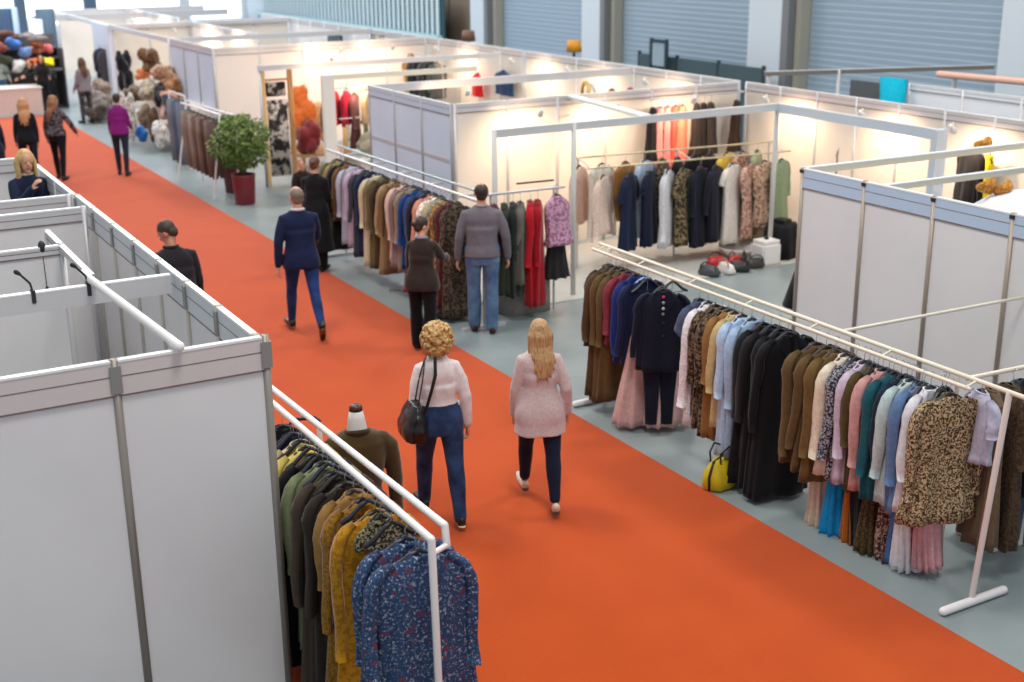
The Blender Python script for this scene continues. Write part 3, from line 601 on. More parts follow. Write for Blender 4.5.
mid = [(17.45, 'jacket', (96, 98, 66), 1.0, 'olive jacket at the far end of the middle rack'), (17.3, 'coat', (150, 128, 88), 1.0, 'tan coat second from the far end of the middle rack'),
 (17.12, 'coat', (32, 30, 30), 1.25, 'black coat third from the far end of the middle rack'), (16.98, 'jacket', (112, 78, 48), .8, 'brown jacket beside the black coat on the middle rack'),
 (16.75, 'blouse', (178, 178, 194), 1.1, 'pale grey lilac blouse on the middle rack'), (16.5, 'blouse', (192, 166, 190), 1.1, 'lilac pink blouse next to the grey lilac one'),
 (16.28, 'jacket', (60, 62, 72), 1.2, 'charcoal jacket between lilac blouse and navy jacket'), (16.12, 'jacket', (28, 38, 66), 1.15, 'navy blue jacket next to the cream cardigan'),
 (15.85, 'cardigan', (204, 190, 160), 1.25, 'cream cardigan in the middle of the middle rack'), (15.66, 'coat', (108, 92, 58), 1.25, 'khaki coat right of the cream cardigan'),
 (15.5, 'coat', (72, 58, 38), 1.2, 'dark khaki coat between two tan ones'), (15.3, 'coat', (158, 130, 92), 1.25, 'warm tan coat right of the dark khaki coat'), (15.14, 'coat', (120, 92, 60), 1.2, 'mid brown coat right of the warm tan one'),
 (14.95, 'blouse', (212, 178, 164), 1.0, 'pale peach blouse beside the mauve one'), (14.8, 'blouse', (132, 110, 108), 1.05, 'mauve grey blouse right of the pale peach one'), (14.66, 'blouse', (146, 128, 110), 1.1, 'taupe blouse before the blue jackets'),
 (14.48, 'jacket', (24, 60, 120), 1.0, 'royal blue jacket on the middle rack'), (14.33, 'jacket', (34, 66, 120), 1.0, 'slightly duller blue jacket beside the royal blue one'), (14.2, 'jacket', (40, 40, 52), 1.1, 'dark slate jacket right of the blue ones'),
 (14.05, 'blouse', (206, 140, 118), .9, 'peach coloured blouse above the browsing woman'), (13.92, 'blouse', (206, 184, 160), .95, 'cream flower print blouse above the browsing woman'), (13.8, 'blouse', (176, 160, 126), 1.0, 'sand blouse to the right of the cream print one'),
 (13.7, 'dress', (98, 96, 84), 1.25, 'grey patterned dress beside the golden one'), (13.6, 'dress', (110, 74, 34), 1.35, 'golden brown dress left of the grey sweater man'), (13.5, 'dress', (52, 40, 32), 1.45, 'dark sequined long dress left of the grey sweater man'),
 (13.4, 'dress', (80, 24, 26), 1.3, 'dark red long dress beside the sequined dress'), (13.3, 'dress', (50, 42, 34), 1.4, 'long black brown glittery dress behind the grey sweater man')]
for i, (y, k, c, L, lab) in enumerate(mid):
    y = 13.62+(y-13.3)*.93; wd = .235 if i < 22 else .20
    kw = {}
    if i in (20, 22, 24, 23, 26): kw = dict(kind='speckle', c2=tuple(min(255, int(v*1.6)+20) for v in c), scale=30)
    garment(k, fab(c, **kw), L, lab, (6.93+0.015*math.sin(i*3), y, 1.575), FOLD.uniform(-.1, .1), 'clothes on the middle rack', lite=True, sl=0.62 if k != 'dress' else .4, w=wd, fl=1.08)
for i, (y, c) in enumerate([(15.0, (190, 24, 50)), (14.85, (28, 26, 30)), (14.6, (30, 28, 30)), (14.4, (60, 40, 34)), (13.75, (176, 36, 34)), (14.2, (24, 24, 28))]):
    garment('skirt', fab(c), .55, ['bright crimson skirt showing below the mauve blouse', 'black skirt right of the crimson one, low on the middle rack', 'black skirt below the taupe blouse on the middle rack', 'dark brown skirt below the blue jackets', 'red skirt below the sand blouse by the browsing woman', 'black skirt under the dark slate jacket'][i],
            (7.0, y, 1.575), 0, 'clothes on the middle rack', lite=True, low=.85, fl=.75)
mid2 = [(7.16, 'dress', (110, 26, 60), .5, 'burgundy top on the cross rail by the grey sweater man', dict(sl=.3)), (7.3, 'dress', (46, 50, 38), 1.1, 'dark olive lace dress right of the grey sweater man', dict(sl=.4)), (7.42, 'dress', (34, 40, 34), 1.15, 'dark green long dress between lace and red dresses', dict(sl=.5)),
 (7.52, 'dress', (104, 100, 92), 1.0, 'grey patterned dress left of the red dress', dict(sl=.4)), (7.66, 'dress', (178, 20, 34), 1.3, 'long bright red dress on the cross rail', dict(sl=.7)), (7.76, 'dress', (158, 16, 30), 1.3, 'darker red dress just behind the bright red dress', dict(sl=.7))]
for x, k, c, L, lab, o in mid2: garment(k, fab(c, sheen=.3), L, lab, (x+.16, 13.40-(x-7.05)*.05, 1.57), PI/2*.62, 'clothes on the cross rail', lite=True, w=.22, fl=1.1, **o)
garment('blouse', fab((206, 160, 184), kind='speckle', c2=(150, 100, 130), scale=26), .62, 'pink flower print top facing forward at the cross rail end', (8.2, 13.36, 1.6), 0.1, None, w=.19, sl=0, fl=1.15)
garment('skirt', fab((40, 38, 40)), .42, 'dark skirt below the pink flower print top', (8.22, 13.42, 1.6), 0.1, None, low=.62)
tag(MB().rings([(7.85, 13.6, 0.0, .34, .2), (7.85, 13.6, .3, .34, .2), (7.85, 13.6, .62, .33, .19)], n=60, power=3, fn=lambda i, a, x, y: (x+.012*math.sin(30*a), y+.012*math.cos(30*a))).build('pleated_cloth_plinth', fab((150, 148, 140))),
    'grey pleated cloth covered plinth below the cross rail clothes', 'plinth')

# ---- bright stand racks
t = thing('clothes_rack', 'gilded double clothes rail in the brightly lit stand', 'clothes rack', (9.5, 15.1, 0))
for dy, z in ((0, 1.6), (-0.35, 1.5)): rail(t, (0.05, dy, z), (3.4, dy-.35, z), 0.014, mat((214, 196, 158), 0.3, 0.3))
for x in (0.1, 1.7, 3.3): rail(t, (x, -0.1*x, 1.6), (x, -0.1*x, 0.02), 0.014, ALU, 'leg'); rail(t, (x, -0.35-0.1*x, 1.5), (x, -0.1*x, 1.6), 0.01, ALU, 'connector')
FL = lambda c, c2: fab(c, kind='speckle', c2=c2, scale=22)
br = [(9.62, 'blouse', fab((226, 190, 172)), .8, 'blush pink blouse at the left of the lit stand rail', dict(sl=.75)), (9.78, 'blouse', fab((232, 206, 190)), .8, 'pale blush blouse with long sleeves beside the first', dict(sl=.8)), (9.98, 'cardigan', fab((228, 222, 210)), .75, 'off white cardigan with long dangling sleeve in the lit stand', dict(sl=1.0)),
 (10.2, 'dress', fab((30, 40, 66)), 1.1, 'navy dress right of the off white cardigan', dict(sl=.3)), (10.36, 'vest', fab((150, 104, 52)), .85, 'tan pointed vest between the navy dresses', dict(sl=0, fl=.4)), (10.52, 'dress', fab((24, 30, 52)), 1.05, 'very dark navy dress right of the tan vest', dict(sl=.2)),
 (10.68, 'shirt', fab((176, 192, 214)), 1.1, 'pale blue long shirt in the lit stand', dict(sl=.7)), (10.82, 'shirt', fab((216, 216, 220)), 1.1, 'white long shirt beside the pale blue one', dict(sl=.9)), (10.96, 'dress', FL((52, 44, 40), (130, 112, 90)), 1.1, 'dark flower print dress in the lit stand, left one', dict(sl=.3)),
 (11.08, 'dress', FL((58, 50, 36), (150, 130, 96)), 1.1, 'dark flower print dress with gold tones, right one', dict(sl=.3)), (11.22, 'coat', BLK, 1.15, 'black coat left of five dark coats in the lit stand', dict(sl=.6)), (11.36, 'coat', fab((28, 30, 44)), 1.15, 'blue black coat second of five dark coats', dict(sl=.6)),
 (11.5, 'coat', BLK, 1.12, 'black coat in the middle of five dark coats', dict(sl=.6)), (11.62, 'coat', fab((34, 34, 48)), 1.1, 'charcoal coat fourth of five dark coats', dict(sl=.6)), (11.75, 'coat', BLK, 1.08, 'black coat right of the charcoal coat, next to the white dress', dict(sl=.6)),
 (11.9, 'dress', fab((226, 218, 208)), 1.15, 'white long dress right of the dark coats', dict(sl=.2)), (12.05, 'dress', fab((214, 178, 70)), 1.15, 'yellow dress right of the white one', dict(sl=.2)), (12.2, 'dress', FL((206, 168, 150), (150, 104, 92)), 1.1, 'pinkish flower print dress right of the yellow one', dict(sl=.4)),
 (12.34, 'dress', FL((196, 156, 132), (120, 84, 70)), 1.0, 'rosy beige print dress second of three prints', dict(sl=.4)), (12.46, 'dress', FL((200, 170, 146), (140, 100, 84)), .95, 'sandy print dress third of three prints', dict(sl=.4)),
 (12.6, 'blouse', fab((148, 160, 128)), 1.0, 'sage green ruffled blouse left of two', dict(sl=.5)), (12.76, 'blouse', fab((134, 152, 122)), 1.1, 'sage green ruffled blouse at the right rail end', dict(sl=.5))]
for i, (x, k, m, L, lab, o) in enumerate(br):
    garment(k, m, L, lab, (x, 15.1-.1*(x-9.5)-(.35 if i % 2 else 0), 1.58-(.1 if i % 2 else 0)), PI/2*0.35+FOLD.uniform(-.2, .2), 'clothes in the brightly lit stand', lite=True, w=.25, **o)
t = thing('clothes_rack', 'high wall rail with pink and black skirts in the lit stand', 'clothes rack', (11.6, 16.2, 0))
rail(t, (0, 0, 2.16), (1.9, 0, 2.16), 0.012, ALU); 
for x in (0.02, 1.88): MB().tube([(x, 0, 2.16), (x, .18, 2.16)], .01, 8).build('bracket', ALU, t)
hi = [(11.66, 'dress', (34, 32, 34), 'thin black dress left of the pink skirts on the high rail'), (11.8, 'dress', (222, 150, 146), 'pink dress on the high rail'), (11.93, 'dress', (214, 130, 130), 'deeper pink dress on the high rail'), (12.08, 'dress', (222, 84, 74), 'coral red dress on the high rail'), (12.22, 'dress', (226, 120, 96), 'salmon orange dress on the high rail'),
 (12.5, 'dress', (50, 42, 40), 'dark brown pleated dress left on the high rail'), (12.64, 'dress', (36, 32, 32), 'black pleated dress on the high rail'), (12.78, 'dress', (58, 50, 46), 'charcoal pleated dress on the high rail'), (13.3, 'dress', (60, 44, 36), 'brown print dress at the right end of the high rail')]
for x, k, c, lab in hi: garment(k, fab(c), .95 if c[0] > 100 else .8, lab, (x, 16.17, 2.13), PI/2*.35, 'clothes on the high rail', lite=True, sl=0, w=.15, fl=1.2)
# things on the stand floor
t = thing('serving_bowl', 'large white bowl on the grey floor mat of the lit stand', 'bowl', (12.0, 14.35, 0.012)); MB().rings([(0, 0, 0, .1, .1), (0, 0, .03, .2, .2), (0, 0, .16, .34, .34), (0, 0, .17, .33, .33), (0, 0, .05, .18, .18)], n=32).build('bowl_body', WHITE, t)
t = thing('storage_box', 'low wooden tray table behind the white bowl', 'box', (12.4, 14.8, 0.012)); MB().box((-.3, -.2, 0), (.3, .2, .3), 0, .01).build('box_body', mat((222, 206, 176), .6), t); MB().box((-.32, -.22, .3), (.32, .22, .33), 0, .01).build('lid', mat((232, 220, 196), .6), t)
for i, (x, y, c, lab) in enumerate([(11.35, 14.1, (192, 24, 30), 'red patent handbag on the grey floor mat'), (11.6, 14.0, (206, 50, 46), 'coral handbag right of the red one'), (11.8, 13.95, (60, 50, 48), 'brown handbag right of the red ones'), (11.25, 13.75, (226, 222, 214), 'white flat bag in front of the red one'),
      (10.95, 13.75, (70, 74, 78), 'grey bag with looped strap in front left'), (11.45, 13.72, (38, 36, 38), 'small black bag at the mat edge'), (11.75, 13.75, (52, 48, 50), 'dark bag left of the white kettle')]):
    t = thing('handbag', lab, 'bag', (x, y, .012), i*.5, None)
    MB().rings([(0, 0, 0, .15, .08), (0, 0, .04, .17, .09), (0, 0, .12, .13, .05), (0, 0, .14, .1, .02)], n=20, power=3).build('bag_body', mat(c, .35), t)
    MB().tube([(.12*math.cos(a), .05, .1+.1*math.sin(a)) for a in [j*PI/8 for j in range(9)]], .01, 8).build('handle', mat(tuple(int(v*.6) for v in c), .4), t)
t = thing('canister', 'white square canister with black knob on the mat edge', 'canister', (12.05, 13.85, .012)); MB().box((-.17, -.15, 0), (.17, .15, .32), 0, .03).build('canister_body', WHITE, t); MB().box((-.15, -.13, .32), (.15, .13, .36), 0, .01).build('lid', WHITE, t); MB().ball((0, 0, .38), .035).build('knob', BLACK, t)
t = thing('display_stand', 'black draped stool right of the white bowl', 'stool', (12.55, 14.1, .012), .2); MB().rings([(0, 0, 0, .3, .26), (0, 0, .45, .24, .2), (0.02, 0, .5, .2, .16)], n=40, power=2.6, fn=lambda i, a, x, y: (x*(1+.06*math.sin(9*a)), y*(1+.06*math.sin(9*a)))).build('drape', fab((26, 24, 26)), t); MB().box((-.1, -.1, .5), (.1, .1, .56), 0, .01).build('stool_top', BLACK, t)
t = thing('hook_stand', 'thin branching metal display stand by the lit wall', 'display stand', (12.4, 12.9, 0)); MB().tube([(0, 0, 0.02), (0, 0, 1.75)], .012, 8).build('pole', ALUD, t); MB().rings([(0, 0, 0, .16, .16), (0, 0, .02, .16, .16)], n=24).build('base', ALUD, t)
for k, z in enumerate((.6, .95, 1.3, 1.7)):
    a = k*1.3; MB().tube([(0, 0, z), (.2*math.cos(a), .2*math.sin(a), z), (.25*math.cos(a), .25*math.sin(a), z+.05)], .008, 6).build('arm', ALUD, t)
    MB().tube([(0, 0, z), (-.2*math.cos(a), -.2*math.sin(a), z), (-.25*math.cos(a), -.25*math.sin(a), z+.05)], .008, 6).build('arm', ALUD, t)
# right inner stand: black coat, tan garments, white drape
garment('coat', BLK, 1.1, 'black coat hanging on the lit wall at the upper right', (13.35, 11.45, 2.0), PI/2*.8, None, w=.25, sl=.7)
garment('scarf', fab((226, 196, 30)), .9, 'yellow scarf beside the black coat at the upper right', (13.35, 11.15, 1.95), PI/2*.8, None, w=.07, sl=0, lite=True)
for i, (x, y, z, lab) in enumerate([(12.9, 10.9, 2.06, 'golden brown fur hat on the white display dome, upper one'), (12.2, 10.2, 1.72, 'golden brown fur collar on the white display dome'), (12.38, 10.1, 1.68, 'second golden brown fur collar to the right')]):
    mb = MB()
    for k in range(9): mb.ball((.07*math.cos(k*.75), .05*math.sin(k*.75), .012*k-.05), .06, n=10, m=7)
    tag(place(remesh(mb, .02, 1, .012, 9, seed=i), 'fur_hat', fab((172, 112, 36), kind='speckle', c2=(200, 150, 80), scale=30), None), lab, 'hat', 'golden furs'); o = COL.objects[-1]; o.location = (x, y, z)
t = thing('display_dome', 'big white domed display cushion behind the right stand wall', 'display', (12.6, 9.8, 0)); MB().rings([(0, 0, 0, .8, .8), (0, 0, 1.2, .8, .8), (0, 0, 1.45, .72, .72), (0, 0, 1.6, .5, .5), (0, 0, 1.68, .2, .2)], n=36).build('dome', mat((238, 238, 244), .6), t)
# person-height black figure by the right wall corner : mannequin bust in black
t = thing('mannequin', 'black dressed display mannequin half hidden by the right stand corner', 'mannequin', (10.15, 10.9, 0), 0)
mb = MB().rings([(0, 0, .75, .17, .14), (0, 0, 1.0, .14, .11), (0, 0, 1.25, .18, .12), (0, 0, 1.38, .17, .1), (0, 0, 1.44, .06, .06), (0, 0, 1.5, .05, .05)], n=24); mb.build('torso', fab((28, 28, 32)), t)
MB().tube([(0, 0, 0.02), (0, 0, .8)], .02, 8).build('pole', BLACK, t); MB().rings([(0, 0, 0, .2, .2), (0, 0, .03, .2, .2)], n=24).build('base', BLACK, t); MB().rings([(0, 0, .4, .3, .26), (0, 0, .8, .18, .15)], n=24).build('skirt', fab((24, 24, 28)), t)
MB().ball((0, 0, 1.52), (.055, .055, .05)).build('neck_cap', WHITE, t)
# ------------------------------------------------------------------ people
def person(lab, loc, head, h=1.72, fem=True, lean=0.0, legs=((14, 6), (-12, 18)), foot=(0, 0), arms=((8, 6, 14), (8, -6, 14)), hy=0, hp=0, skin=None, vox=0.0085,
           top=None, top_kind='sweater', hem=.92, sleeve=1.0, pants=None, tight=True, pants_len=1.0, shoe=None, sole=None, hair=None, hair_kind='short', inner=None, coat=None, seed=1, group=None, broad=1.0, plus=0.0):
    """head = heading, degrees clockwise from +Y; legs = (thigh swing, knee bend) left,right; arms = (abduct, swing, elbow)"""
    s = h/1.75; skin = skin or SKIN; R = random.Random(seed)
    t = thing('person', lab, 'person', loc, -math.radians(head), group)
    r = math.radians
    hipw = 0.095*s; H0 = 0.92*s; J = {}
    shw = (0.148 if fem else 0.178)*s*broad
    for sd, (a, k), fp in ((-1, legs[0], foot[0]), (1, legs[1], foot[1])):
        hip = Vector((sd*hipw, 0, 0)); d = Vector((sd*0.01, math.sin(r(a)), -math.cos(r(a)))); kn = hip+d*.43*s
        b = r(a-k); d2 = Vector((-sd*0.01, math.sin(b), -math.cos(b))); an = kn+d2*.42*s
        fa = r(fp); toe = an+Vector((sd*.03, math.cos(fa)*.17, math.sin(fa)*.17-.0))*s+Vector((0, 0, -.045*s)); heel = an+Vector((0, -.05*math.cos(fa), -.055-.05*math.sin(fa)))*s
        J[sd] = [hip, kn, an, toe, heel]
    low = min(min(j[3].z, j[4].z) for j in J.values())-.028*s
    z0 = -low; 
    for sd in J: J[sd] = [v+Vector((0, 0, z0)) for v in J[sd]]
    ln = r(lean)
    def T(x, y, z):       # torso point (z above hip) with forward lean
        return Vector((x, y*math.cos(ln)+z*math.sin(ln), z0+z*math.cos(ln)-y*math.sin(ln)))
    SH = 0.448*s
    arm = {}
    for sd, am_ in ((-1, arms[0]), (1, arms[1])):
        ab, sw, el = am_[:3]; inn = am_[3] if len(am_) > 3 else 0
        p = T(sd*shw, 0, SH); d = Vector((sd*math.sin(r(ab)), math.sin(r(sw))*math.cos(r(ab)), -math.cos(r(sw))*math.cos(r(ab)))).normalized()
        e = p+d*.285*s; sw2 = r(sw+el); d2 = Vector((sd*math.sin(r(ab*.3))-sd*math.sin(r(inn)), math.sin(sw2), -math.cos(sw2))).normalized(); w = e+d2*.25*s
        arm[sd] = (p, e, w, d2)
    def torso(mb, inf, zb, zt, flare=0.0):
        f = 1 if fem else 0
        prof = [(-.14, .155, .105), (-.06, .172-.004*(1-f), .118), (0.03, .170-.012*(1-f), .115), (.1, .148, .1), (.18, .128+.022*(1-f), .092+.01*(1-f)), (.28, .140+.022*(1-f), .102), (.38, .150+.028*(1-f), .108), (.43, .140+.032*(1-f), .098), (.47, .115+.026*(1-f), .086), (.50, .084+.016*(1-f), .072), (.53, .062+.006*(1-f), .060), (.56, .054, .052)]
        zs = [zb+(zt-zb)*i/16 for i in range(17)]; pts = []
        n = 26; vs = []
        for i, z in enumerate(zs):
            q = z/s; k = 0
            while k < len(prof)-2 and q > prof[k+1][0]: k += 1
            u = min(1, max(0, (q-prof[k][0])/(prof[k+1][0]-prof[k][0]))); rx = (prof[k][1]+(prof[k+1][1]-prof[k][1])*u)*s*broad+inf; ry = (prof[k][2]+(prof[k+1][2]-prof[k][2])*u)*s+inf
            if q < 0.2: rx += flare*(0.2-q); ry += flare*(0.2-q)
            for j in range(n):
                a = 2*PI*j/n; c, si = math.cos(a), math.sin(a)
                vs.append(T(math.copysign(abs(c)**.85, c)*rx, math.copysign(abs(si)**.9, si)*ry+(.012*s if q > .3 else -.006*s), z))
        m = len(zs); fs = [(i*n+j, i*n+(j+1) % n, (i+1)*n+(j+1) % n, (i+1)*n+j) for i in range(m-1) for j in range(n)]
        fs += [tuple(reversed(range(n))), tuple((m-1)*n+j for j in range(n))]; mb.add(vs, fs)
    def arms_(mb, inf, frac=1.0, c=1.0):
        for sd in (-1, 1):
            p, e, w, d2 = arm[sd]; w2 = e+(w-e)*min(1, max(.05, (frac-.5)*2))
            if frac > .5: mb.tube([p+Vector((-sd*.06*s, 0, .002)), p+Vector((-sd*.012*s, 0, -.008)), p*.5+e*.5, e, e*.5+w2*.5, w2], [(.046*s)+inf*.5, .049*s+inf*.8, .046*s+inf*c, .039*s+inf*c, .036*s+inf*c, .027*s+inf*c*.9], 14)
            else: mb.tube([p+Vector((-sd*.05*s, 0, -.005)), p, p*(1-2*frac)+e*2*frac], [(.05*s)+inf, .052*s+inf, .046*s+inf], 14)
    def legs_(mb, inf, frac=1.0, c=0.0):
        for sd in (-1, 1):
            hip, kn, an, toe, heel = J[sd]; a2 = kn+(an-kn)*frac
            mb.tube([hip+Vector((0, 0, .04*s)), hip*.75+kn*.25, hip*.4+kn*.6, kn, kn*.72+a2*.28, kn*.35+a2*.65, a2],
                    [.088*s+inf, .083*s+inf, .066*s+inf, .052*s+inf+c*.4, .053*s+inf+c*.6, .042*s+inf+c, .034*s+inf+c*1.1], 16)
    # head frame
    neck = T(0, .005, .53*s); hc = T(0, .03*s, .665*s)+Vector((0, .02*s*math.sin(r(hp)), 0)); 
    Rh = Matrix.Rotation(-r(hy), 3, 'Z') @ Matrix.Rotation(-r(hp), 3, 'X')
    def Hd(x, y, z): return hc+Rh @ (Vector((x, y, z))*s)
    def hball(mb, c, rad, n=16, m=12):
        t0 = MB().ball((0, 0, 0), rad, n=n, m=m); mb.add([Hd(c[0]+v[0], c[1]+v[1], c[2]+v[2]) for v in t0.v], t0.f)
    mb = MB(); torso(mb, -.010, -.08*s, .55*s); arms_(mb, -.004); legs_(mb, -.004)
    mb.tube([T(0, -.005, .48*s), T(0, .0, .56*s), Hd(0, -.012, -.04)], [.062*s, .05*s, .052*s], 14)
    hball(mb, (0, -.008, .03), (.074, .094, .092)); hball(mb, (0, .02, -.04), (.056, .066, .072)); hball(mb, (0, .088, -.012), (.013, .02, .022), 10, 8); hball(mb, (0, .06, -.095), (.026, .024, .02), 10, 8)
    for sd in (-1, 1):
        hball(mb, (sd*.076, -.008, -.005), (.010, .02, .032), 10, 8)
        p, e, w, d2 = arm[sd]; out = Vector((sd, 0, 0)); fwd = Vector((0, 1, 0)); fwd = (fwd-d2*fwd.dot(d2)).normalized(); side = d2.cross(fwd).normalized()
        inw = side if side.x*sd < 0 else -side
        palm = w+d2*.045*s
        mb.tube([w-d2*.02*s, w+d2*.02*s, w+d2*.055*s, w+d2*.085*s], [.026*s, .028*s, .034*s, .034*s], 12, fdir=tuple(inw), flat=.5)
        for k, (off, l) in enumerate(((-.028, .062), (-.0095, .074), (.0095, .080), (.028, .070))):
            b0 = w+d2*.078*s+fwd*off*s; b1 = b0+(d2*.5+inw*.10)*l*s+fwd*off*.12*s; b2 = b1+(d2*.36+inw*.32)*l*s
            mb.tube([b0, b1, b2], [.0088*s, .0082*s, .0072*s], 8)
        b0 = w+d2*.03*s+fwd*.026*s; mb.tube([b0, b0+(d2*.6+fwd*.7+inw*.2).normalized()*.035*s, b0+(d2*.9+fwd*.55+inw*.35).normalized()*.062*s], [.0115*s, .010*s, .008*s], 8)
        hip, kn, an, toe, heel = J[sd]; mb.tube([an, heel+Vector((0, .02, .02))*s, (heel+toe)/2+Vector((0, 0, .012))*s, toe], [.034*s, .03*s, .033*s, .022*s], 12)
    place(remesh(mb, min(vox, .0075) if vox < .01 else vox, 1), 'body', skin, t)
    # face
    EY = mat((236, 232, 228), .3); 
    mb = MB(); mi = MB(); mbw = MB(); ml = MB()
    for sd in (-1, 1):
        hball(mb, (sd*.031, .077, .012), (.011, .008, .005), 10, 8); hball(mi, (sd*.031, .083, .012), (.006, .004, .006), 8, 6); 
        mbw.tube([Hd(sd*.016, .083, .030), Hd(sd*.032, .084, .034), Hd(sd*.048, .072, .029)], .0038*s, 6)
    ml.tube([Hd(-.022, .079, -.055), Hd(0, .088, -.053), Hd(.022, .079, -.055)], [.004*s, .006*s, .004*s], 6)
    e_ = mb.build('eyes', EY, t); mi.build('irises', DARK, e_); mbw.build('eyebrows', hair or BLACK, t); ml.build('lips', mat((170, 88, 84), .4), t)
    # trousers
    if pants:
        mb = MB(); legs_(mb, (.010 if tight else .016)+plus, pants_len, 0 if tight else .022); torso(mb, .003 if hem < .97 else .022, -.13*s, .14*s)
        place(remesh(mb, max(vox, .0085), 2, .0035, 7, (1, 1, .5), seed), 'trousers', pants, t)
        if hem > .97: MB().rings([(*T(0, 0, .115*s)[:2], T(0, 0, .115*s).z, .150*s*broad+.012, .103*s+.012), (*T(0, 0, .14*s)[:2], T(0, 0, .14*s).z, .142*s*broad+.012, .098*s+.012)], n=26).build('waistband', pants, t)
    if top:
        mb = MB(); inf = .015 if top_kind == 'sweater' else .018
        torso(mb, inf, (hem-.92)*s, .525*s, (.06 if hem > .8 else .13) if top_kind == 'sweater' else .12); arms_(mb, inf*.9, sleeve, 1.0)
        place(remesh(mb, max(vox, .0085), 9, .007, 7, (1, 1, .6), seed+5), top_kind, top, t)
        c0 = T(0, 0, .535*s)
        mb = MB(); mb.tube([c0+Vector((.066*math.cos(a), .062*math.sin(a), .006*math.sin(a)*-1))*s for a in [i*PI/10 for i in range(21)]], .010*s if top_kind == 'sweater' else .016*s, 8, cap=False).build('collar', inner or top, t)
        if top_kind == 'jacket':
            mb = MB()
            mb.tube([T(0, -(.118*s+.03), (hem-.92)*s+.02), T(0, -(.112*s+.024), .02*s)], .003, 6).build('back_vent', mat((14, 16, 24), .8), t)
    if shoe:
        for sd in (-1, 1):
            hip, kn, an, toe, heel = J[sd]; mb = MB()
            mb.tube([heel+Vector((0, .005, .035))*s, heel+Vector((0, .01, .012))*s, (heel+toe)/2+Vector((0, 0, .006))*s, toe*.85+heel*.15, toe+(toe-heel).normalized()*.018*s], [.034*s, .038*s, .040*s, .037*s, .026*s], 14)
            if top_kind != 'none' and not fem: mb.tube([an+Vector((0, 0, .02*s)), an*.4+heel*.6], [.045*s, .04*s], 12)
            sh = place(remesh(mb, .009, 2), 'shoe', shoe, t)
            u = (toe-heel).normalized(); dn = Vector((0, u.z, -u.y)).normalized() if abs(u.y) > 1e-3 else Vector((0, 0, -1))
            MB().tube([heel+dn*.018*s, (heel+toe)/2+dn*.018*s, toe+dn*.010*s+u*.015*s], [.032*s, .034*s, .030*s], 12, fdir=tuple(dn), flat=.35).build('sole', sole or BLACK, sh)
    # hair
    if hair:
        mb = MB()
        if hair_kind == 'short': hball(mb, (0, -.020, .042), (.080, .092, .088)); hball(mb, (0, -.05, -.01), (.066, .056, .066))
        elif hair_kind == 'thin': hball(mb, (0, -.024, .032), (.079, .088, .083)); hball(mb, (0, -.05, -.015), (.066, .052, .06))
        elif hair_kind == 'bun':
            hball(mb, (0, -.022, .040), (.082, .094, .090)); hball(mb, (0, -.05, -.015), (.068, .06, .07)); hball(mb, (0, -.12, .01), (.035, .035, .035))
        elif hair_kind == 'curly':
            hball(mb, (0, -.035, .03), (.115, .11, .11)); hball(mb, (0, -.06, -.05), (.095, .07, .09)); 
            for i in range(240):
                z = R.uniform(-1, 1); a = R.uniform(0, 2*PI); q = math.sqrt(1-z*z); x, y = q*math.cos(a), q*math.sin(a)
                if y > .55 and z < .55: continue
                zz = .03+z*.125 if z > 0 else .03+z*.165
                hball(mb, (x*.125, -.038+y*.118, zz), (R.uniform(.014, .024),)*3, 8, 6)
        elif hair_kind in ('long', 'longfront'):
            hball(mb, (0, -.020, .040), (.084, .096, .092)); hball(mb, (0, -.05, -.02), (.075, .06, .08))
            L = .31 if hair_kind == 'long' else .27
            for i in range(26):
                a = PI+(i/25)*PI if hair_kind == 'long' else PI*.86+(i/25)*PI*1.28
                x0, y0 = math.cos(a), math.sin(a); l = L*R.uniform(.55, 1.0)*(1 if abs(x0) < .8 else .72)
                f = .03 if hair_kind == 'longfront' and abs(x0) > .75 else 0
                pts = [Hd(x0*.066, -.015+y0*.072, .06), Hd(x0*.094, -.024+y0*.092, -.01), hc+Rh@Vector((x0*.094*s, (-.028+y0*.085+f)*s, -.10*s)), hc+Rh@Vector((x0*(.090+R.uniform(-.014, .014))*s, (-.045+y0*.075+f*2-(.045 if y0 < -.2 else 0))*s, -(.1+l*.5)*s)), hc+Rh@Vector((x0*(.078+R.uniform(-.035, .035))*s, (-.05+y0*.07+f*2.4-(.055 if y0 < -.2 else 0))*s, -(.10+l)*s))]
                mb.tube(pts, [.02*s, .021*s, .019*s, .015*s, .010*s], 8)
        place(remesh(mb, .0075, 1, .004, 26, (1, 1, .25) if hair_kind != 'curly' else (1, 1, 1), seed), 'hair', hair, t)
    t['_a'] = 0; del t['_a']
    return t, J, arm, T
BLOND = mat((206, 168, 106), .5, kind='speckle', c2=(150, 108, 56), scale=40, bump=.6, bscale=90); BLOND2 = mat((206, 166, 116), .4, kind='hair', c2=(138, 96, 58), scale=120)
DKH = mat((46, 32, 24), .5, kind='cloth', bump=.5, bscale=90); GREYH = mat((120, 104, 90), .6, kind='cloth', bump=.4, bscale=120); BRNH = mat((92, 58, 36), .5, kind='cloth', bump=.5, bscale=90)
JEAN = fab((32, 50, 92), scale=9, bump=.5); JEAN2 = fab((66, 92, 130), kind='denim', c2=(104, 130, 162), scale=6, bump=.5); DJEAN = fab((24, 34, 62), scale=9); WKNIT = fab((226, 216, 214), scale=14); PINKK = fab((206, 186, 184), scale=60, bump=.5)
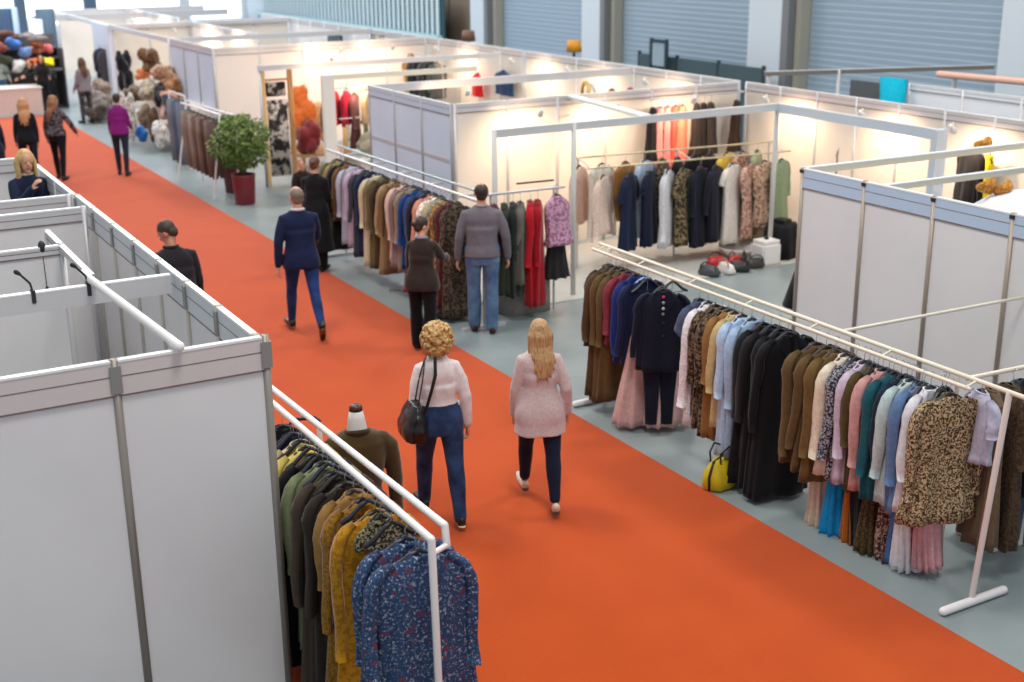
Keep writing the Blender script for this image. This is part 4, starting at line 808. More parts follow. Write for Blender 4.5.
# woman with curly hair
w1, J1, A1, T1 = person('woman with curly blond hair walking away in white long sleeve top and blue jeans', (4.20, 8.66, .008), 12, 1.70, True, 1,
    legs=((20, 10), (-16, 4)), foot=(4, -12), arms=((12, -4, 50, 4), (14, -12, 18)), top=WKNIT, hem=1.02, pants=fab((26, 34, 56), kind='denim', c2=(48, 74, 116), scale=6, bump=.5), plus=.010, shoe=BLACK, sole=mat((214, 190, 160), .6), hair=BLOND, hair_kind='curly', seed=3, vox=.0075, hy=-6)
b = thing('shoulder_bag', 'slouchy black leather shoulder bag hanging at the curly haired woman left hip', 'bag', (0, 0, 0))
RW = Matrix.Translation((4.20, 8.66, .008)) @ Matrix.Rotation(-math.radians(12), 4, 'Z') @ Matrix.Translation((.035, -.05, -.04))
b.matrix_world = RW
LTH = mat((20, 20, 22), .32, bump=.3, bscale=60)
mb = MB().rings([(-.27, -.04, .80, .05, .10), (-.275, -.04, .84, .10, .19), (-.27, -.04, .93, .105, .21), (-.26, -.04, 1.03, .08, .18), (-.25, -.04, 1.12, .03, .13)], n=30, power=2.4, fn=lambda i, a, x, y: (x*(1+.10*math.sin(5*a+i)), y*(1+.05*math.sin(7*a+i*2))))
place(remesh(mb, .012, 2, .012, 9, seed=4), 'bag_body', LTH, b)
for dy in (-.09, .02): MB().tube([(-.25, dy-.04, 1.08), (-.23, dy-.05, 1.2), (-.20, dy-.02, 1.3), (-.17, -.06+dy*.2, 1.45), (-.14, -.01, 1.475), (-.15, .06, 1.4), (-.2, .09, 1.2), (-.24, .02, 1.1)], .011, 8, fdir=(1, 0, 0), flat=.5).build('strap', LTH, b)
MB().tube([(-.09, -.10, 1.49), (-.10, -.14, 1.36), (-.14, -.145, 1.22), (-.19, -.14, 1.06)], .014, 8, fdir=(0, 1, 0), flat=.4).build('strap', LTH, b)
# woman with long hair
person('woman with long reddish blond hair walking away in pale pink tunic and navy leggings', (5.02, 8.45, .008), 22, 1.66, True, 1,
    legs=((22, 4), (-15, 6)), foot=(6, -18), arms=((10, 4, 12), (16, -10, 26)), top=PINKK, hem=.70, pants=fab((22, 30, 52)), pants_len=.88, plus=.005, shoe=mat((222, 204, 182), .5), sole=mat((60, 50, 46), .6), hair=BLOND2, hair_kind='long', seed=6, vox=.0075, hy=-14)
# man in blue suit
person('grey haired man walking away in navy blue blazer and bright blue jeans', (5.07, 14.08, .008), 8, 1.85, False, 3, legs=((20, 4), (-20, 22)), foot=(0, -48), arms=((14, -8, 10), (8, 24, 34)),
    top=fab((22, 32, 66)), top_kind='jacket', hem=.80, pants=fab((22, 40, 84), kind='denim', c2=(36, 70, 128), scale=5, bump=.4), shoe=mat((24, 24, 28), .3), sole=mat((110, 84, 60), .6), hair=GREYH, hair_kind='thin', seed=8, hy=-10, inner=mat((200, 196, 200), .7), vox=.009)
person('brown haired woman in long black dress and black top standing behind the blue blazer man', (6.36, 16.95, .008), 40, 1.66, True, 4, legs=((4, 2), (-4, 2)), arms=((6, 20, 60), (6, 10, 70)), top=fab((20, 20, 24)), hem=.30, sleeve=.5, pants=fab((18, 18, 20)), tight=False, shoe=BLACK, hair=BRNH, hair_kind='bun', seed=9, hp=20, vox=.01)
# woman browsing
person('dark haired woman in brown black jacket and black trousers browsing the middle rack', (6.02, 12.75, .008), 40, 1.60, True, 4, legs=((6, 4), (-6, 4)), arms=((6, 12, 40), (10, 45, 30)), top=fab((48, 38, 34), sheen=.3), top_kind='jacket', hem=.80, pants=fab((18, 18, 22)), tight=False, shoe=BLACK, sole=mat((120, 50, 40), .6), hair=DKH, hair_kind='bun', seed=10, hy=48, hp=16, inner=fab((120, 134, 156)), vox=.009)
person('man in grey sweater and light blue jeans facing away at the clothes rack', (6.98, 13.08, .0), 26, 1.86, False, 0, legs=((3, 0), (-3, 2)), arms=((14, -2, 12), (16, -2, 16)), top=fab((112, 108, 116), scale=60), hem=.88, pants=JEAN2, tight=False, shoe=mat((70, 34, 30), .5), hair=DKH, hair_kind='thin', seed=11, hy=0, inner=fab((150, 156, 168)), vox=.009, broad=1.06)
bpy.data.objects['person'].location
# man looking down by the near stand
person('dark haired man in black jacket looking down beside the near left stand wall', (3.27, 12.85, .008), -4, 1.86, False, 12, legs=((8, 4), (-8, 6)), arms=((6, 4, 16), (6, -6, 14)), top=fab((34, 32, 38)), top_kind='jacket', hem=.80, pants=fab((24, 24, 28)), shoe=BLACK, broad=1.1, hair=mat((52, 42, 24), .5, kind='cloth', bump=.5), hair_kind='short', seed=12, hy=-50, hp=36, skin=SKIN2, vox=.009)
# blonde woman in the stand
t = thing('step_platform', 'white step platform inside the second left stand', 'platform', (1.9, 13.35, 0)); MB().box((-.28, -.3, 0), (.28, .3, .97), 0, .01).build('platform_body', PANEL, t); MB().box((-.29, -.31, .97), (.29, .31, 1.0)).build('platform_top', WTOP, t)
person('blonde woman in navy coat with hand at her mouth, inside the second left stand', (1.98, 13.3, 1.0), 172, 1.66, True, 2, legs=((2, 0), (-2, 0)), arms=((8, 10, 20), (2, 34, 118, 32)), top=fab((26, 36, 60)), top_kind='jacket', hem=.8, pants=fab((24, 24, 30)), shoe=BLACK, hair=mat((216, 180, 120), .5, kind='hair', c2=(150, 108, 60), scale=90), hair_kind='longfront', seed=13, vox=.009, hp=8, inner=fab((206, 190, 160)))
# aisle people far
person('person in purple sweater and dark jeans seen from behind by the fur stand', (5.80, 26.3, .008), 25, 1.68, True, 0, legs=((8, 4), (-6, 4)), arms=((8, 6, 20), (8, 10, 50)), top=fab((122, 28, 112)), hem=.86, pants=fab((34, 42, 58)), shoe=BLACK, hair=DKH, hair_kind='short', seed=14, vox=.012)
person('blond woman in black sweater walking away beside another woman on the far carpet', (4.02, 26.3, .008), 5, 1.72, True, 0, legs=((14, 8), (-14, 6)), arms=((8, 4, 20), (8, -4, 10)), top=fab((20, 22, 30)), hem=.84, pants=fab((20, 22, 36)), shoe=BLACK, hair=mat((186, 136, 92), .5, kind='cloth'), hair_kind='long', seed=15, vox=.012)
person('brown haired woman in black outfit with jacket over her arm, on the far carpet', (4.62, 26.5, .008), 30, 1.70, True, 0, legs=((10, 4), (-8, 4)), arms=((14, 4, 10), (30, 10, 30)), top=fab((48, 44, 52), kind='speckle', c2=(110, 104, 110), scale=20), hem=.9, pants=fab((18, 18, 22)), shoe=BLACK, hair=mat((140, 96, 62), .5, kind='cloth'), hair_kind='long', seed=16, vox=.012, hy=40)
person('person in dark navy coat walking at the left edge beyond the stands', (3.22, 25.2, .008), 5, 1.74, True, 0, legs=((8, 4), (-8, 4)), arms=((8, 4, 20), (10, 6, 20)), top=fab((28, 28, 50)), top_kind='jacket', hem=.7, pants=fab((24, 24, 40)), shoe=BLACK, hair=BRNH, hair_kind='long', seed=17, vox=.012)
person('woman with brown hair in grey top and patterned leggings at the far stand', (6.85, 34.6, 0), -20, 1.72, True, 0, legs=((3, 0), (-3, 0)), arms=((8, 4, 30), (8, 4, 20)), top=fab((136, 128, 134)), hem=.84, pants=fab((44, 42, 46), kind='speckle', c2=(90, 86, 90), scale=14), shoe=BLACK, hair=BRNH, hair_kind='long', seed=18, vox=.012)
person('stooping person in black top at the far left stall table', (6.6, 37.9, 0), 250, 1.74, False, 52, legs=((16, 10), (2, 4)), arms=((8, 60, 20), (8, 50, 20)), top=fab((22, 22, 26)), hem=.9, pants=fab((30, 30, 36)), shoe=BLACK, hair=DKH, hair_kind='short', seed=19, vox=.013)
person('shopper in dark jacket sitting low behind the far left stall table', (6.35, 37.5, 0), 190, 1.60, True, 6, legs=((6, 10), (-2, 4)), arms=((8, 20, 60), (8, 20, 60)), top=fab((40, 36, 38)), hem=.9, pants=fab((30, 30, 36)), shoe=BLACK, hair=BRNH, hair_kind='long', seed=20, vox=.013)
person('person in pale jacket and blue jeans at the upper left edge', (5.35, 38.3, 0), 170, 1.70, False, 0, legs=((6, 4), (-6, 4)), arms=((8, 4, 30), (8, 4, 30)), top=fab((150, 160, 150)), hem=.9, pants=JEAN2, shoe=BLACK, hair=DKH, hair_kind='short', seed=21, vox=.013)
person('seated visitor with brown hair low behind the black dressed woman', (6.98, 19.1, 0), 200, 1.30, True, 10, legs=((6, 10), (-2, 4)), arms=((8, 20, 60), (8, 20, 60)), top=fab((40, 32, 30)), hem=.9, pants=fab((30, 30, 36)), shoe=BLACK, hair=mat((120, 66, 38), .5), hair_kind='short', seed=22, vox=.012)

# ------------------------------------------------------------------ mannequin with jacket by the near rack
t = thing('mannequin', 'headless mannequin with white neck in a dark olive brown jacket beside the near left rack', 'mannequin', (3.02, 7.5, .008), -math.radians(12))
mb = MB().rings([(0, 0, .62, .19, .13), (0, 0, .85, .175, .12), (0, 0, 1.0, .15, .105), (0, 0, 1.2, .185, .125), (0, 0, 1.33, .20, .11), (0, 0, 1.39, .15, .085), (0, 0, 1.42, .085, .07)], n=30, power=2.3)
for sx in (-1, 1): mb.tube([(sx*.17, 0, 1.33), (sx*.22, 0, 1.29), (sx*.25, .01, 1.05), (sx*.26, .03, .78)], [.06, .062, .055, .046], 14)
place(remesh(mb, .01, 3, .006, 6, (1, 1, .6), 5), 'jacket', fab((74, 56, 30), kind='cloth', scale=8, sheen=.4), t)
MB().rings([(0, -.01, 1.38, .075, .07), (0, -.01, 1.43, .07, .066), (0, -.005, 1.50, .058, .056), (0, 0, 1.56, .045, .045)], n=24).build('neck', mat((214, 208, 202), .5), t)
MB().rings([(0, 0, 1.555, .046, .046), (0, 0, 1.585, .045, .045), (0, 0, 1.60, .03, .03)], n=20).build('neck_cap', mat((62, 34, 24), .35), t)
MB().tube([(.075*math.cos(a), -.005+.075*math.sin(a), 1.405-.02*math.sin(a)) for a in [i*PI/10 for i in range(21)]], .018, 8, cap=False).build('collar', fab((62, 48, 28)), t)
MB().tube([(0, 0, .03), (0, 0, .66)], .018, 10).build('pole', CHROME, t)
for k in range(3): MB().tube([(0, 0, .12), (.25*math.cos(k*2.1), .25*math.sin(k*2.1), .02)], .014, 8).build('leg', CHROME, t)
for i, (x, y, z, lab) in enumerate([(3.06, 8.62, 1.12, 'white trolley post with black loop handle behind the near rack, further one'), (3.02, 7.95, 1.16, 'white trolley post with black loop handle next to the mannequin')]):
    t = thing('trolley', lab, 'trolley', (x, y, 0.008), -.3)
    MB().box((-.22, -.16, .06), (.22, .16, .12), 0, .02).build('base', DARK, t); MB().tube([(.1, 0, .1), (.1, 0, z-.1)], .02, 10).build('post', WHITE, t); MB().tube([(-.1, 0, .1), (-.1, 0, z-.3)], .014, 10).build('post', WHITE, t)
    MB().tube([(.1, 0, z-.1), (.1, 0, z-.03), (.07, 0, z), (-.08, 0, z), (-.11, 0, z-.03)], .016, 10).build('handle', mat((34, 40, 56), .4), t)
    for sx in (-.18, .18):
        for sy in (-.13, .13): MB().rings([(sx, sy, 0, .01, .03), (sx, sy, .06, .01, .03)], n=12).build('wheel', BLACK, t)
# ------------------------------------------------------------------ shrubs and background goods
def shrub(x, y, lab, rad, hh, potm, seed):
    R = random.Random(seed); t = thing('potted_shrub', lab, 'plant', (x, y, 0))
    MB().rings([(0, 0, 0, .17, .17), (0, 0, .02, .18, .18), (0, 0, .5, .21, .21), (0, 0, .54, .22, .22), (0, 0, .54, .19, .19), (0, 0, .47, .18, .18)], n=28).build('pot', potm, t)
    MB().rings([(0, 0, .46, .17, .17), (0, 0, .48, .17, .17)], n=20).build('soil', mat((50, 36, 26), .9), t)
    for k in range(5): a = k*1.3; MB().tube([(.03*math.cos(a), .03*math.sin(a), .46), (.08*math.cos(a), .08*math.sin(a), .75), (.25*math.cos(a), .25*math.sin(a), 1.15)], [.014, .011, .006], 6).build('stem', mat((88, 64, 42), .8), t)
    mb = MB()
    for i in range(2600):
        z = R.uniform(-1, 1); a = R.uniform(0, 2*PI); q = R.uniform(.45, 1)**.5; c = Vector((math.cos(a)*math.sqrt(1-z*z)*rad*q*(1+.18*math.sin(3*a+4*z)+.10*math.sin(7*a)), math.sin(a)*math.sqrt(1-z*z)*rad*q, .62+hh/2+z*hh/2*q))
        d = Vector((R.uniform(-1, 1), R.uniform(-1, 1), R.uniform(-.9, .5))).normalized(); u = d.orthogonal().normalized(); l = R.uniform(.06, .11); wv = l*.26
        mb.add([c, c+d*l*.45+u*wv, c+d*l, c+d*l*.45-u*wv], [(0, 1, 2, 3)], R.choice([0, 0, 1]), False)
    mb.build('foliage', [mat((74, 98, 30), .55), mat((116, 134, 52), .5)], t)
shrub(7.0, 22.2, 'green leafy shrub in a dark red pot beside the trousers rack', .5, 1.0, mat((112, 30, 40), .4), 3)
shrub(7.2, 23.4, 'green leafy shrub behind the trousers rack, left of the one in the red pot', .42, .85, mat((96, 40, 44), .5), 4)
t = thing('clothes_rack', 'small white rack of brown trousers by the potted shrubs', 'clothes rack', (6.72, 22.8, 0))
rail(t, (0.1, 0, 1.55), (0, 2.1, 1.55), .02, WHITE); rail(t, (.42, 0, 1.5), (.3, 2.1, 1.5), .016, WHITE); 
for x, y in ((-.12, -.02), (.35, .0), (-.2, 2.1), (.3, 2.1)): rail(t, (.1 if x < 0 else .42, y, 1.53), (x, y, .02), .016, WHITE, 'leg')
for i, (y, c, lab) in enumerate([(22.95, (96, 78, 74), 'dark taupe trousers nearest on the small white rack'), (23.2, (120, 102, 94), 'taupe trousers second on the small white rack'), (23.45, (88, 66, 62), 'brown trousers third on the small white rack'), (23.7, (134, 114, 104), 'pale taupe trousers fourth on the small white rack'),
      (23.95, (112, 90, 84), 'brown taupe trousers fifth on the small white rack'), (24.2, (150, 134, 124), 'pale beige grey trousers sixth on the small white rack'), (24.45, (128, 108, 100), 'taupe trousers furthest but one on the small white rack'), (24.7, (140, 128, 120), 'pale trousers at the far end of the small white rack')]):
    garment('trousers', fab(c), 1.05, lab, (6.78, y, 1.53), .1*math.sin(i), 'trousers on the small white rack', lite=True, w=.25)
for i, (y, c, lab) in enumerate([(26.4, (112, 118, 134), 'grey denim trousers hanging at the fur stand side'), (26.75, (92, 100, 122), 'blue grey trousers hanging beside the grey denim ones'), (27.1, (130, 130, 136), 'pale grey trousers at the end of the fur stand side')]):
    garment('trousers', fab(c), 1.3, lab, (7.15, y, 1.5), 0, 'grey trousers at the fur stand side', lite=True, w=.22)
t = thing('clothes_rack', 'thin rail holding grey trousers at the fur stand side', 'clothes rack', (7.15, 26.2, 0)); rail(t, (0, 0, 1.52), (0, 1.2, 1.52), .014, WHITE); rail(t, (0, 0, 1.52), (0, 0, .02), .014, WHITE, 'leg'); rail(t, (0, 1.2, 1.52), (0, 1.2, .02), .014, WHITE, 'leg')
def heap(x, y, z, c, lab, r=(.25, .3, .2), name='fur_garment', cat='fur', c2=None, kind='speckle', seed=0):
    R = random.Random(seed*31+5); mb = MB()
    for k in range(10): mb.ball((R.uniform(-.6, .6)*r[0], R.uniform(-.6, .6)*r[1], R.uniform(-.6, .6)*r[2]), (r[0]*.5, r[1]*.5, r[2]*.5), n=10, m=7)
    o = place(remesh(mb, .03, 1, .03, 7, seed=seed), name, fab(c, kind=kind, c2=c2 or tuple(int(v*.7) for v in c), scale=12, sheen=.4), None); o.location = (x, y, z); tag(o, lab, cat); return o
t = thing('display_table', 'stepped display shelf loaded with furs and bags in the fur stand', 'table', (7.6, 28.2, 0))
MB().box((0, 0, 0), (.9, 4.6, .5), 0, .01).build('lower_step', mat((210, 200, 188), .6), t); MB().box((.35, .2, .5), (1.0, 4.6, .95), 0, .01).build('upper_step', mat((216, 206, 194), .6), t)
hp_ = [(7.7, 33.6, 1.35, (30, 32, 38), 'tall black bag hanging left on the fur stand wall', (.2, .3, .55), 'handbag', 'bag'), (7.9, 32.6, 1.35, (214, 120, 66), 'orange fur ball hat on the fur stand', (.18, .2, .16), 'fur_hat', 'hat'), (8.2, 32.8, 1.65, (120, 84, 54), 'brown fox fur hanging high in the fur stand', (.3, .4, .32), 'fur_garment', 'fur'),
 (8.1, 31.4, 1.45, (206, 160, 126), 'pale orange fur pile at the right of the fur stand', (.3, .4, .25), 'fur_garment', 'fur'), (8.15, 30.9, 1.25, (190, 130, 84), 'ginger fur collar below the pale orange pile', (.25, .4, .2), 'fur_garment', 'fur'), (7.7, 31.5, 1.1, (176, 160, 136), 'cream and brown fur throw in the middle of the fur stand', (.25, .5, .25), 'fur_garment', 'fur'),
 (7.85, 30.9, 1.05, (34, 30, 32), 'black fur piece beside the cream throw', (.2, .35, .3), 'fur_garment', 'fur'), (7.75, 29.7, 1.15, (222, 146, 116), 'salmon coloured fur scarf on the right shelf', (.22, .45, .14), 'fur_garment', 'fur'), (7.6, 29.5, .8, (206, 156, 130), 'rosy beige fur scarf under the salmon one', (.22, .45, .16), 'fur_garment', 'fur'),
 (7.6, 29.1, 1.0, (74, 84, 104), 'slate blue scarf bundle beside the salmon scarf', (.16, .3, .25), 'scarf', 'scarf'), (7.3, 30.2, .8, (140, 124, 100), 'tweed jacket form standing before the fur shelf', (.22, .3, .42), 'jacket', 'jacket'), (7.5, 31.9, 1.0, (110, 90, 66), 'dark brown fur pile at the left shelf', (.25, .5, .2), 'fur_garment', 'fur'),
 (7.35, 29.0, .35, (226, 222, 216), 'white folded skirt hanging at the lower shelf', (.2, .4, .3), 'skirt', 'skirt'), (7.35, 29.8, .5, (104, 80, 56), 'leopard brown skirt below the furs', (.15, .25, .4), 'skirt', 'skirt'), (6.95, 29.3, .35, (30, 96, 170), 'blue box shaped bag on the floor by the fur stand', (.16, .2, .2), 'handbag', 'bag'), (7.0, 30.6, .6, (216, 212, 206), 'white dress form standing left of the tweed jacket', (.15, .25, .55), 'dress', 'dress')]
for i, (x, y, z, c, lab, r, nm, ct) in enumerate(hp_): heap(x, y, z, c, lab, r, nm, ct, seed=i)
# far left stall
t = thing('display_table', 'long table with white cloth at the far end of the carpet', 'table', (3.2, 37.05, 0)); MB().box((0, 0, 0), (3.0, .9, .72), 0, .01).build('tablecloth', fab((216, 206, 200)), t); MB().box((-.03, -.03, .72), (3.03, .93, .76), 0, .01).build('tabletop', mat((228, 220, 212), .5), t)
hats = [(5.83, 38.5, 1.8, (66, 120, 196), 'large blue hat high in the far left stall', (.22, .2, .2)), (6.1, 38.5, 1.58, (110, 150, 206), 'lighter blue hat right of the large blue one', (.2, .2, .2)), (6.28, 38.2, 1.33, (240, 110, 40), 'bright orange hat in the far left stall', (.2, .2, .1)), (6.62, 38.2, 1.31, (240, 214, 20), 'bright yellow hat in the far left stall', (.2, .2, .13)),
 (6.46, 39.0, 1.65, (232, 150, 110), 'salmon orange hat above the bright orange one', (.2, .2, .18)), (6.75, 39.0, 1.6, (226, 110, 110), 'coral pink hat above the yellow one', (.2, .2, .18)), (5.7, 38.9, 2.0, (110, 70, 60), 'brown fur hat at the top of the far left stall', (.5, .2, .16)), (6.4, 38.7, 1.95, (132, 124, 120), 'grey fur hat beside the brown fur one', (.4, .2, .14)),
 (6.5, 38.7, 1.78, (164, 84, 60), 'rust brown hat under the grey fur hat', (.2, .2, .14)), (5.5, 38.3, 1.4, (60, 66, 50), 'dark olive hat at the left edge of the far stall', (.25, .2, .2)), (5.4, 38.3, 1.75, (140, 66, 60), 'dark red hat at the left edge of the far stall', (.25, .2, .16)), (5.9, 38.2, 1.2, (200, 196, 190), 'off white scarf between the hats and the table', (.2, .2, .2))]
for i, (x, y, z, c, lab, r) in enumerate(hats): heap(x, y, z, c, lab, r, 'winter_hat', 'hat', kind='cloth', seed=40+i)
t = thing('hat_shelf', 'grey stepped shelf holding the coloured hats in the far left stall', 'shelf', (5.2, 38.7, 0))
for k, (z, y) in enumerate(((1.1, -.5), (1.4, 0.0), (1.66, .2))): MB().box((0, y, z-.05), (1.9, y+.5, z)).build('shelf_board', mat((90, 88, 90), .6), t)
MB().box((0, .7, 0), (1.9, .74, 2.0)).build('back_panel', mat((100, 96, 96), .6), t)
for x in (0, 1.86): MB().box((x, -.5, 0), (x+.04, .7, 1.66)).build('side_panel', mat((80, 78, 80), .6), t)
for i, (x, c, lab) in enumerate([(7.3, (96, 116, 134), 'blue grey curtain panel left of the furthest stand'), (6.2, (70, 90, 114), 'dark slate blue curtain at the upper left'), (6.5, (190, 206, 226), 'pale blue curtain beside the dark slate one')]):
    y = 41.5+i*.8
    tag(MB().rings([(x, y, .02, .28, .05), (x, y, 2.6, .28, .05)], n=60, fn=lambda k, a, u, v: (u, v+.03*math.sin(14*a))).build('curtain', fab(c)), lab, 'curtain')
for i, (x, y, z, c, lab, r) in enumerate([(7.3, 35.6, .4, (120, 108, 100), 'heap of grey brown furs on the floor by the far stand', (.4, .6, .35)), (7.1, 34.8, .3, (96, 84, 78), 'dark taupe fur heap in front of the grey brown one', (.35, .5, .28)), (7.55, 36.4, .5, (150, 130, 116), 'beige fur heap behind the others by the far stand', (.35, .4, .45))]): heap(x, y, z, c, lab, r, seed=60+i)
t = thing('wall_shelf', 'wooden wall shelf in the furthest stand', 'shelf', (10.6, 41.2, 1.5)); MB().box((-.15, 0, 0), (.16, 3.0, .08)).build('shelf_board', mat((196, 132, 70), .5, kind='wood', c2=(214, 150, 84), scale=3), t)
for y in (.2, 2.7): MB().box((-.1, y, -.15), (.16, y+.04, 0)).build('bracket', ALU, t)
for i in range(3): garment('coat', fab([(60, 62, 78), (40, 42, 56), (80, 76, 80)][i]), 1.2, ['slate coat hanging in the furthest stand', 'dark blue coat hanging in the furthest stand', 'grey coat hanging in the furthest stand'][i], (8.2, 38.5-.3*i, 1.7), .2, 'coats in the furthest stand', lite=True)
t = thing('clothes_rack', 'thin rail with coats in the furthest stand', 'clothes rack', (8.2, 37.5, 0)); rail(t, (0, 0, 1.72), (0, 1.2, 1.72), .012, ALU); rail(t, (0, 0, 1.72), (0, 0, .02), .012, ALU, 'leg'); rail(t, (0, 1.2, 1.72), (0, 1.2, .02), .012, ALU, 'leg')
# print banners and red jackets in the middle stands
PRT = fab((44, 40, 40), kind='leopard', c2=(196, 186, 176), c3=(110, 102, 98), scale=5)
for i, (x, y, z0, z1, lab) in enumerate([(8.05, 23.75, .15, 1.62, 'tall black and white print banner beside the shrub'), (8.05, 23.80, 1.68, 1.95, 'short black and tan print cloth above the tall banner')]):
    tag(MB().rings([(x+.21, y, z0, .2, .012), (x+.21, y, z1, .2, .012)], n=40, power=4, fn=lambda k, a, u, v: (u, v+.008*math.sin(9*a))).build('print_banner', PRT), lab, 'banner')
t = thing('banner_rack', 'wooden frame posts holding the print banners', 'frame', (7.98, 23.7, 0))
WD = mat((176, 124, 74), .5, kind='wood', c2=(196, 146, 96), scale=4)
MB().box((0, 0, 0), (.05, .1, 2.2)).build('post', mat((236, 190, 120), .5), t); MB().box((.52, 0, 0), (.6, .1, 2.2)).build('post', WD, t); MB().box((.05, .03, 1.98), (.52, .07, 2.02)).build('crossbar', WD, t)
for i, (x, y, z, k, c, L, lab) in enumerate([(8.95, 22.5, 1.95, 'jacket', (196, 24, 48), .6, 'crimson jacket on the rail behind the cream post'), (9.15, 22.45, 1.95, 'jacket', (170, 30, 56), .6, 'darker red jacket beside the crimson one'), (9.3, 22.4, 1.9, 'coat', (110, 70, 72), 1.0, 'dusty brown coat right of the red jackets'), (9.5, 22.3, 1.95, 'jacket', (206, 170, 130), .6, 'pale tan jacket right of the red jackets'),
     (9.0, 22.2, 1.35, 'trousers', (222, 180, 120), .75, 'cream yellow trousers below the crimson jacket'), (9.4, 22.15, 1.4, 'trousers', (96, 94, 66), .8, 'olive trousers below the tan jacket'), (9.55, 22.2, 1.4, 'trousers', (150, 146, 130), .8, 'pale grey green trousers below the tan jacket'), (8.55, 21.9, 1.95, 'coat', (48, 40, 38), 1.3, 'long dark brown coat beside the cream post')]):
    garment(k, fab(c), L, lab, (x, y, z), PI/2*.6, 'clothes behind the cream post', lite=True, w=.2)
t = thing('clothes_rack', 'rail carrying red jackets behind the cream post', 'clothes rack', (8.5, 22.4, 0)); rail(t, (0, -.4, 1.95), (1.2, -.1, 1.95), .012, ALU); rail(t, (.4, -.2, 1.38), (1.2, -.2, 1.38), .012, ALU); rail(t, (0, -.4, 1.95), (0, -.4, .02), .012, ALU, 'leg'); rail(t, (1.2, -.1, 1.95), (1.2, -.1, .02), .012, ALU, 'leg')
for i, (x, y, z, c, lab, r, nm, ct) in enumerate([(9.3, 25.2, 1.1, (214, 110, 50), 'orange garments stacked in the warm lit stand', (.25, .3, .6), 'folded_clothes', 'clothes'), (9.2, 24.8, .7, (120, 40, 44), 'dark red garments piled under the orange ones', (.25, .3, .35), 'folded_clothes', 'clothes'), (9.7, 25.4, .9, (206, 160, 110), 'tan garments piled right of the orange ones', (.25, .3, .4), 'folded_clothes', 'clothes'),
     (9.6, 21.6, .95, (150, 140, 122), 'grey beige counter heap of folded knitwear', (.6, .3, .25), 'folded_clothes', 'clothes')]): heap(x, y, z, c, lab, r, nm, ct, kind='cloth', seed=80+i)
t = thing('display_table', 'low table under the folded clothes in the warm lit stands', 'table', (9.0, 24.6, 0)); MB().box((0, 0, .3), (1.1, 1.1, .36)).build('tabletop', WD, t)
for x in (.05, 1.0):
    for y in (.05, 1.0): MB().box((x, y, 0), (x+.05, y+.05, .3)).build('leg', WD, t)
t = thing('display_table', 'counter under the grey knitwear right of the red jackets', 'table', (8.9, 21.3, 0)); MB().box((0, 0, 0), (1.5, .6, .72), 0, .01).build('counter_body', mat((196, 186, 172), .6), t); MB().box((-.02, -.02, .72), (1.52, .62, .76)).build('tabletop', WTOP, t)
# wall goods on the lit back wall
bb = thing('mannequin', 'ochre dressed bust near the lit back wall', 'mannequin', (13.1, 28.0, 0)); MB().tube([(0, 0, .02), (0, 0, 1.2)], .02, 8).build('pole', DARK, bb); MB().rings([(0, 0, 0, .2, .2), (0, 0, .03, .2, .2)], n=20).build('base', DARK, bb)
MB().rings([(0, 0, 1.1, .22, .16), (0, 0, 1.3, .18, .13), (0, 0, 1.65, .24, .15), (0, 0, 1.8, .2, .12), (0, 0, 1.88, .08, .07), (0, 0, 1.95, .06, .06)], n=24).build('torso', fab((160, 124, 76)), bb)
for i in range(5): garment('coat', fab([(60, 62, 66), (44, 48, 56), (80, 84, 88), (56, 60, 54), (90, 92, 90)][i]), .8, ['dark grey coat leftmost of five near the back wall', 'slate coat second of five near the back wall', 'mid grey coat in the middle of five near the back wall', 'grey green coat fourth of five near the back wall', 'pale grey coat rightmost of five near the back wall'][i], (12.9, 27.3-.28*i, 1.98), .2, 'coats near the back wall', lite=True, w=.22)
t = thing('clothes_rack', 'rail with grey coats near the back wall', 'clothes rack', (12.9, 25.9, 0)); rail(t, (0, 0, 2.0), (0, 1.7, 2.0), .012, ALU); rail(t, (0, 0, 2.0), (0, 0, .02), .012, ALU, 'leg'); rail(t, (0, 1.7, 2.0), (0, 1.7, .02), .012, ALU, 'leg')
for i, (y, z, c, w_, lab) in enumerate([(25.2, 1.05, (214, 20, 30), .5, 'bright red square cloth on the lit back wall'), (24.0, 1.2, (34, 60, 96), .9, 'navy blue square cloth on the lit back wall right of the red one')]):
    garment('scarf', fab(c), .5, lab, (13.4, y, z+.75), PI/2*.95, None, lite=True, sl=0, w=w_/2, fl=1.0)
for i, (y, z, lab) in enumerate([(31.0, 2.0, 'black bag hanging high on the back wall, left'), (30.4, 2.02, 'black bag hanging high on the back wall, right'), (30.8, 1.55, 'black bag hanging lower on the back wall, left'), (30.2, 1.5, 'black bag hanging lower on the back wall, right')]):
    t = thing('handbag', lab, 'bag', (13.45, y, z-.2)); MB().tube([(0, 0, .37), (.15, 0, .39)], .012, 8).build('wall_hook', CHROME, t); MB().rings([(0, 0, 0, .05, .16), (0, 0, .1, .06, .2), (0, 0, .24, .04, .14)], n=16, power=3).build('bag_body', BLACK, t); MB().tube([(0, -.1, .22), (0, -.08, .38), (0, .08, .38), (0, .1, .22)], .012, 8).build('handle', BLACK, t)
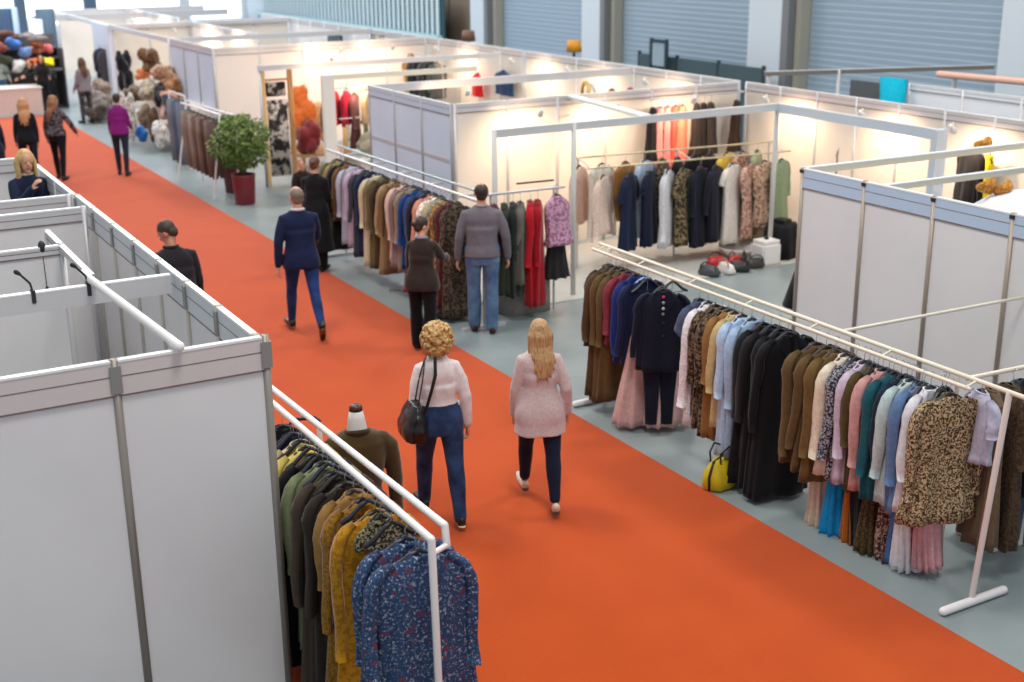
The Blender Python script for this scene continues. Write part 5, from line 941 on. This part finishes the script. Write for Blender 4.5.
for i, (x, y, z, c, lab) in enumerate([(13.4, 20.8, 1.7, (110, 100, 50), 'olive necklace on the lit back wall'), (13.4, 19.9, 1.65, (90, 50, 36), 'brown necklace beside the red one on the back wall'), (13.4, 19.3, 1.72, (150, 20, 40), 'dark red necklace on the lit back wall'), (13.4, 18.5, 1.78, (130, 24, 36), 'maroon necklace right of the dark red one')]):
    tag(MB().tube([(x, y+.12*math.cos(a), z+.2*math.sin(a)) for a in [k*PI/8 for k in range(17)]], .035, 8, cap=False).build('necklace', mat(c, .4)), lab, 'necklace')
for i, (x, y, c, lab) in enumerate([(14.9, 23.6, (220, 150, 40), 'small orange box shape showing above the back wall'), (14.4, 27.5, (120, 86, 66), 'brown head shape showing above the back wall, further left')]):
    t = thing('pole_shape', lab, 'stand-in', (x, y, 0)); MB().tube([(0, 0, .02), (0, 0, 2.3)], .03, 8).build('pole', DARK, t); MB().rings([(0, 0, 0, .2, .2), (0, 0, .03, .2, .2)], n=20).build('base', DARK, t); MB().rings([(0, 0, 2.2, .17, .17), (0, 0, 2.44, .14, .14)], n=24).build('pole_top', mat(c, .6), t)  # lamp-like form put in for an orange box and a brown head
for i, (y, z) in enumerate([(14.6, 1.5), (13.2, 1.6), (12.7, 1.65), (12.1, 1.55), (11.7, 1.6), (11.4, 1.6)]):
    t = thing('wall_frame', 'small dark framed picture on the white wall at the upper right', 'picture', (15.86, y-.3, z+.1), 0, 'small dark pictures at the upper right'); MB().box((-.03, 0, -.16), (0, .34, .16)).build('frame', DARK, t); MB().box((-.034, .03, -.13), (-.03, .31, .13)).build('picture_face', mat((96, 100, 96), .5), t)
t = thing('banner_tube', 'pale orange rolled tube on top of the upper right stand', 'tube', (16.1, 14.6, 2.42)); MB().tube([(0, 0, 0), (.4, -3, 0)], .055, 14).build('tube', mat((222, 178, 158), .5), t)
for y in (-.3, -2.7): MB().box((.02, y, -.3), (.08, y+.06, 0)).build('bracket', ALU, t)
for i, (x, y, lab) in enumerate([(13.4, 29.2, 'dark screen at the left above the back wall'), (13.4, 33.4, 'dark screen further left above the back wall')]):
    t = thing('screen', lab, 'screen', (x, y, 1.75)); MB().box((-.05, -.5, -.25), (0, .5, .3), 0, .01).build('screen_body', DARK, t); MB().box((-.056, -.46, -.21), (-.05, .46, .26)).build('display', mat((50, 80, 100), .2), t); MB().box((0, -.05, -.1), (.15, .05, .1)).build('bracket', DARK, t)
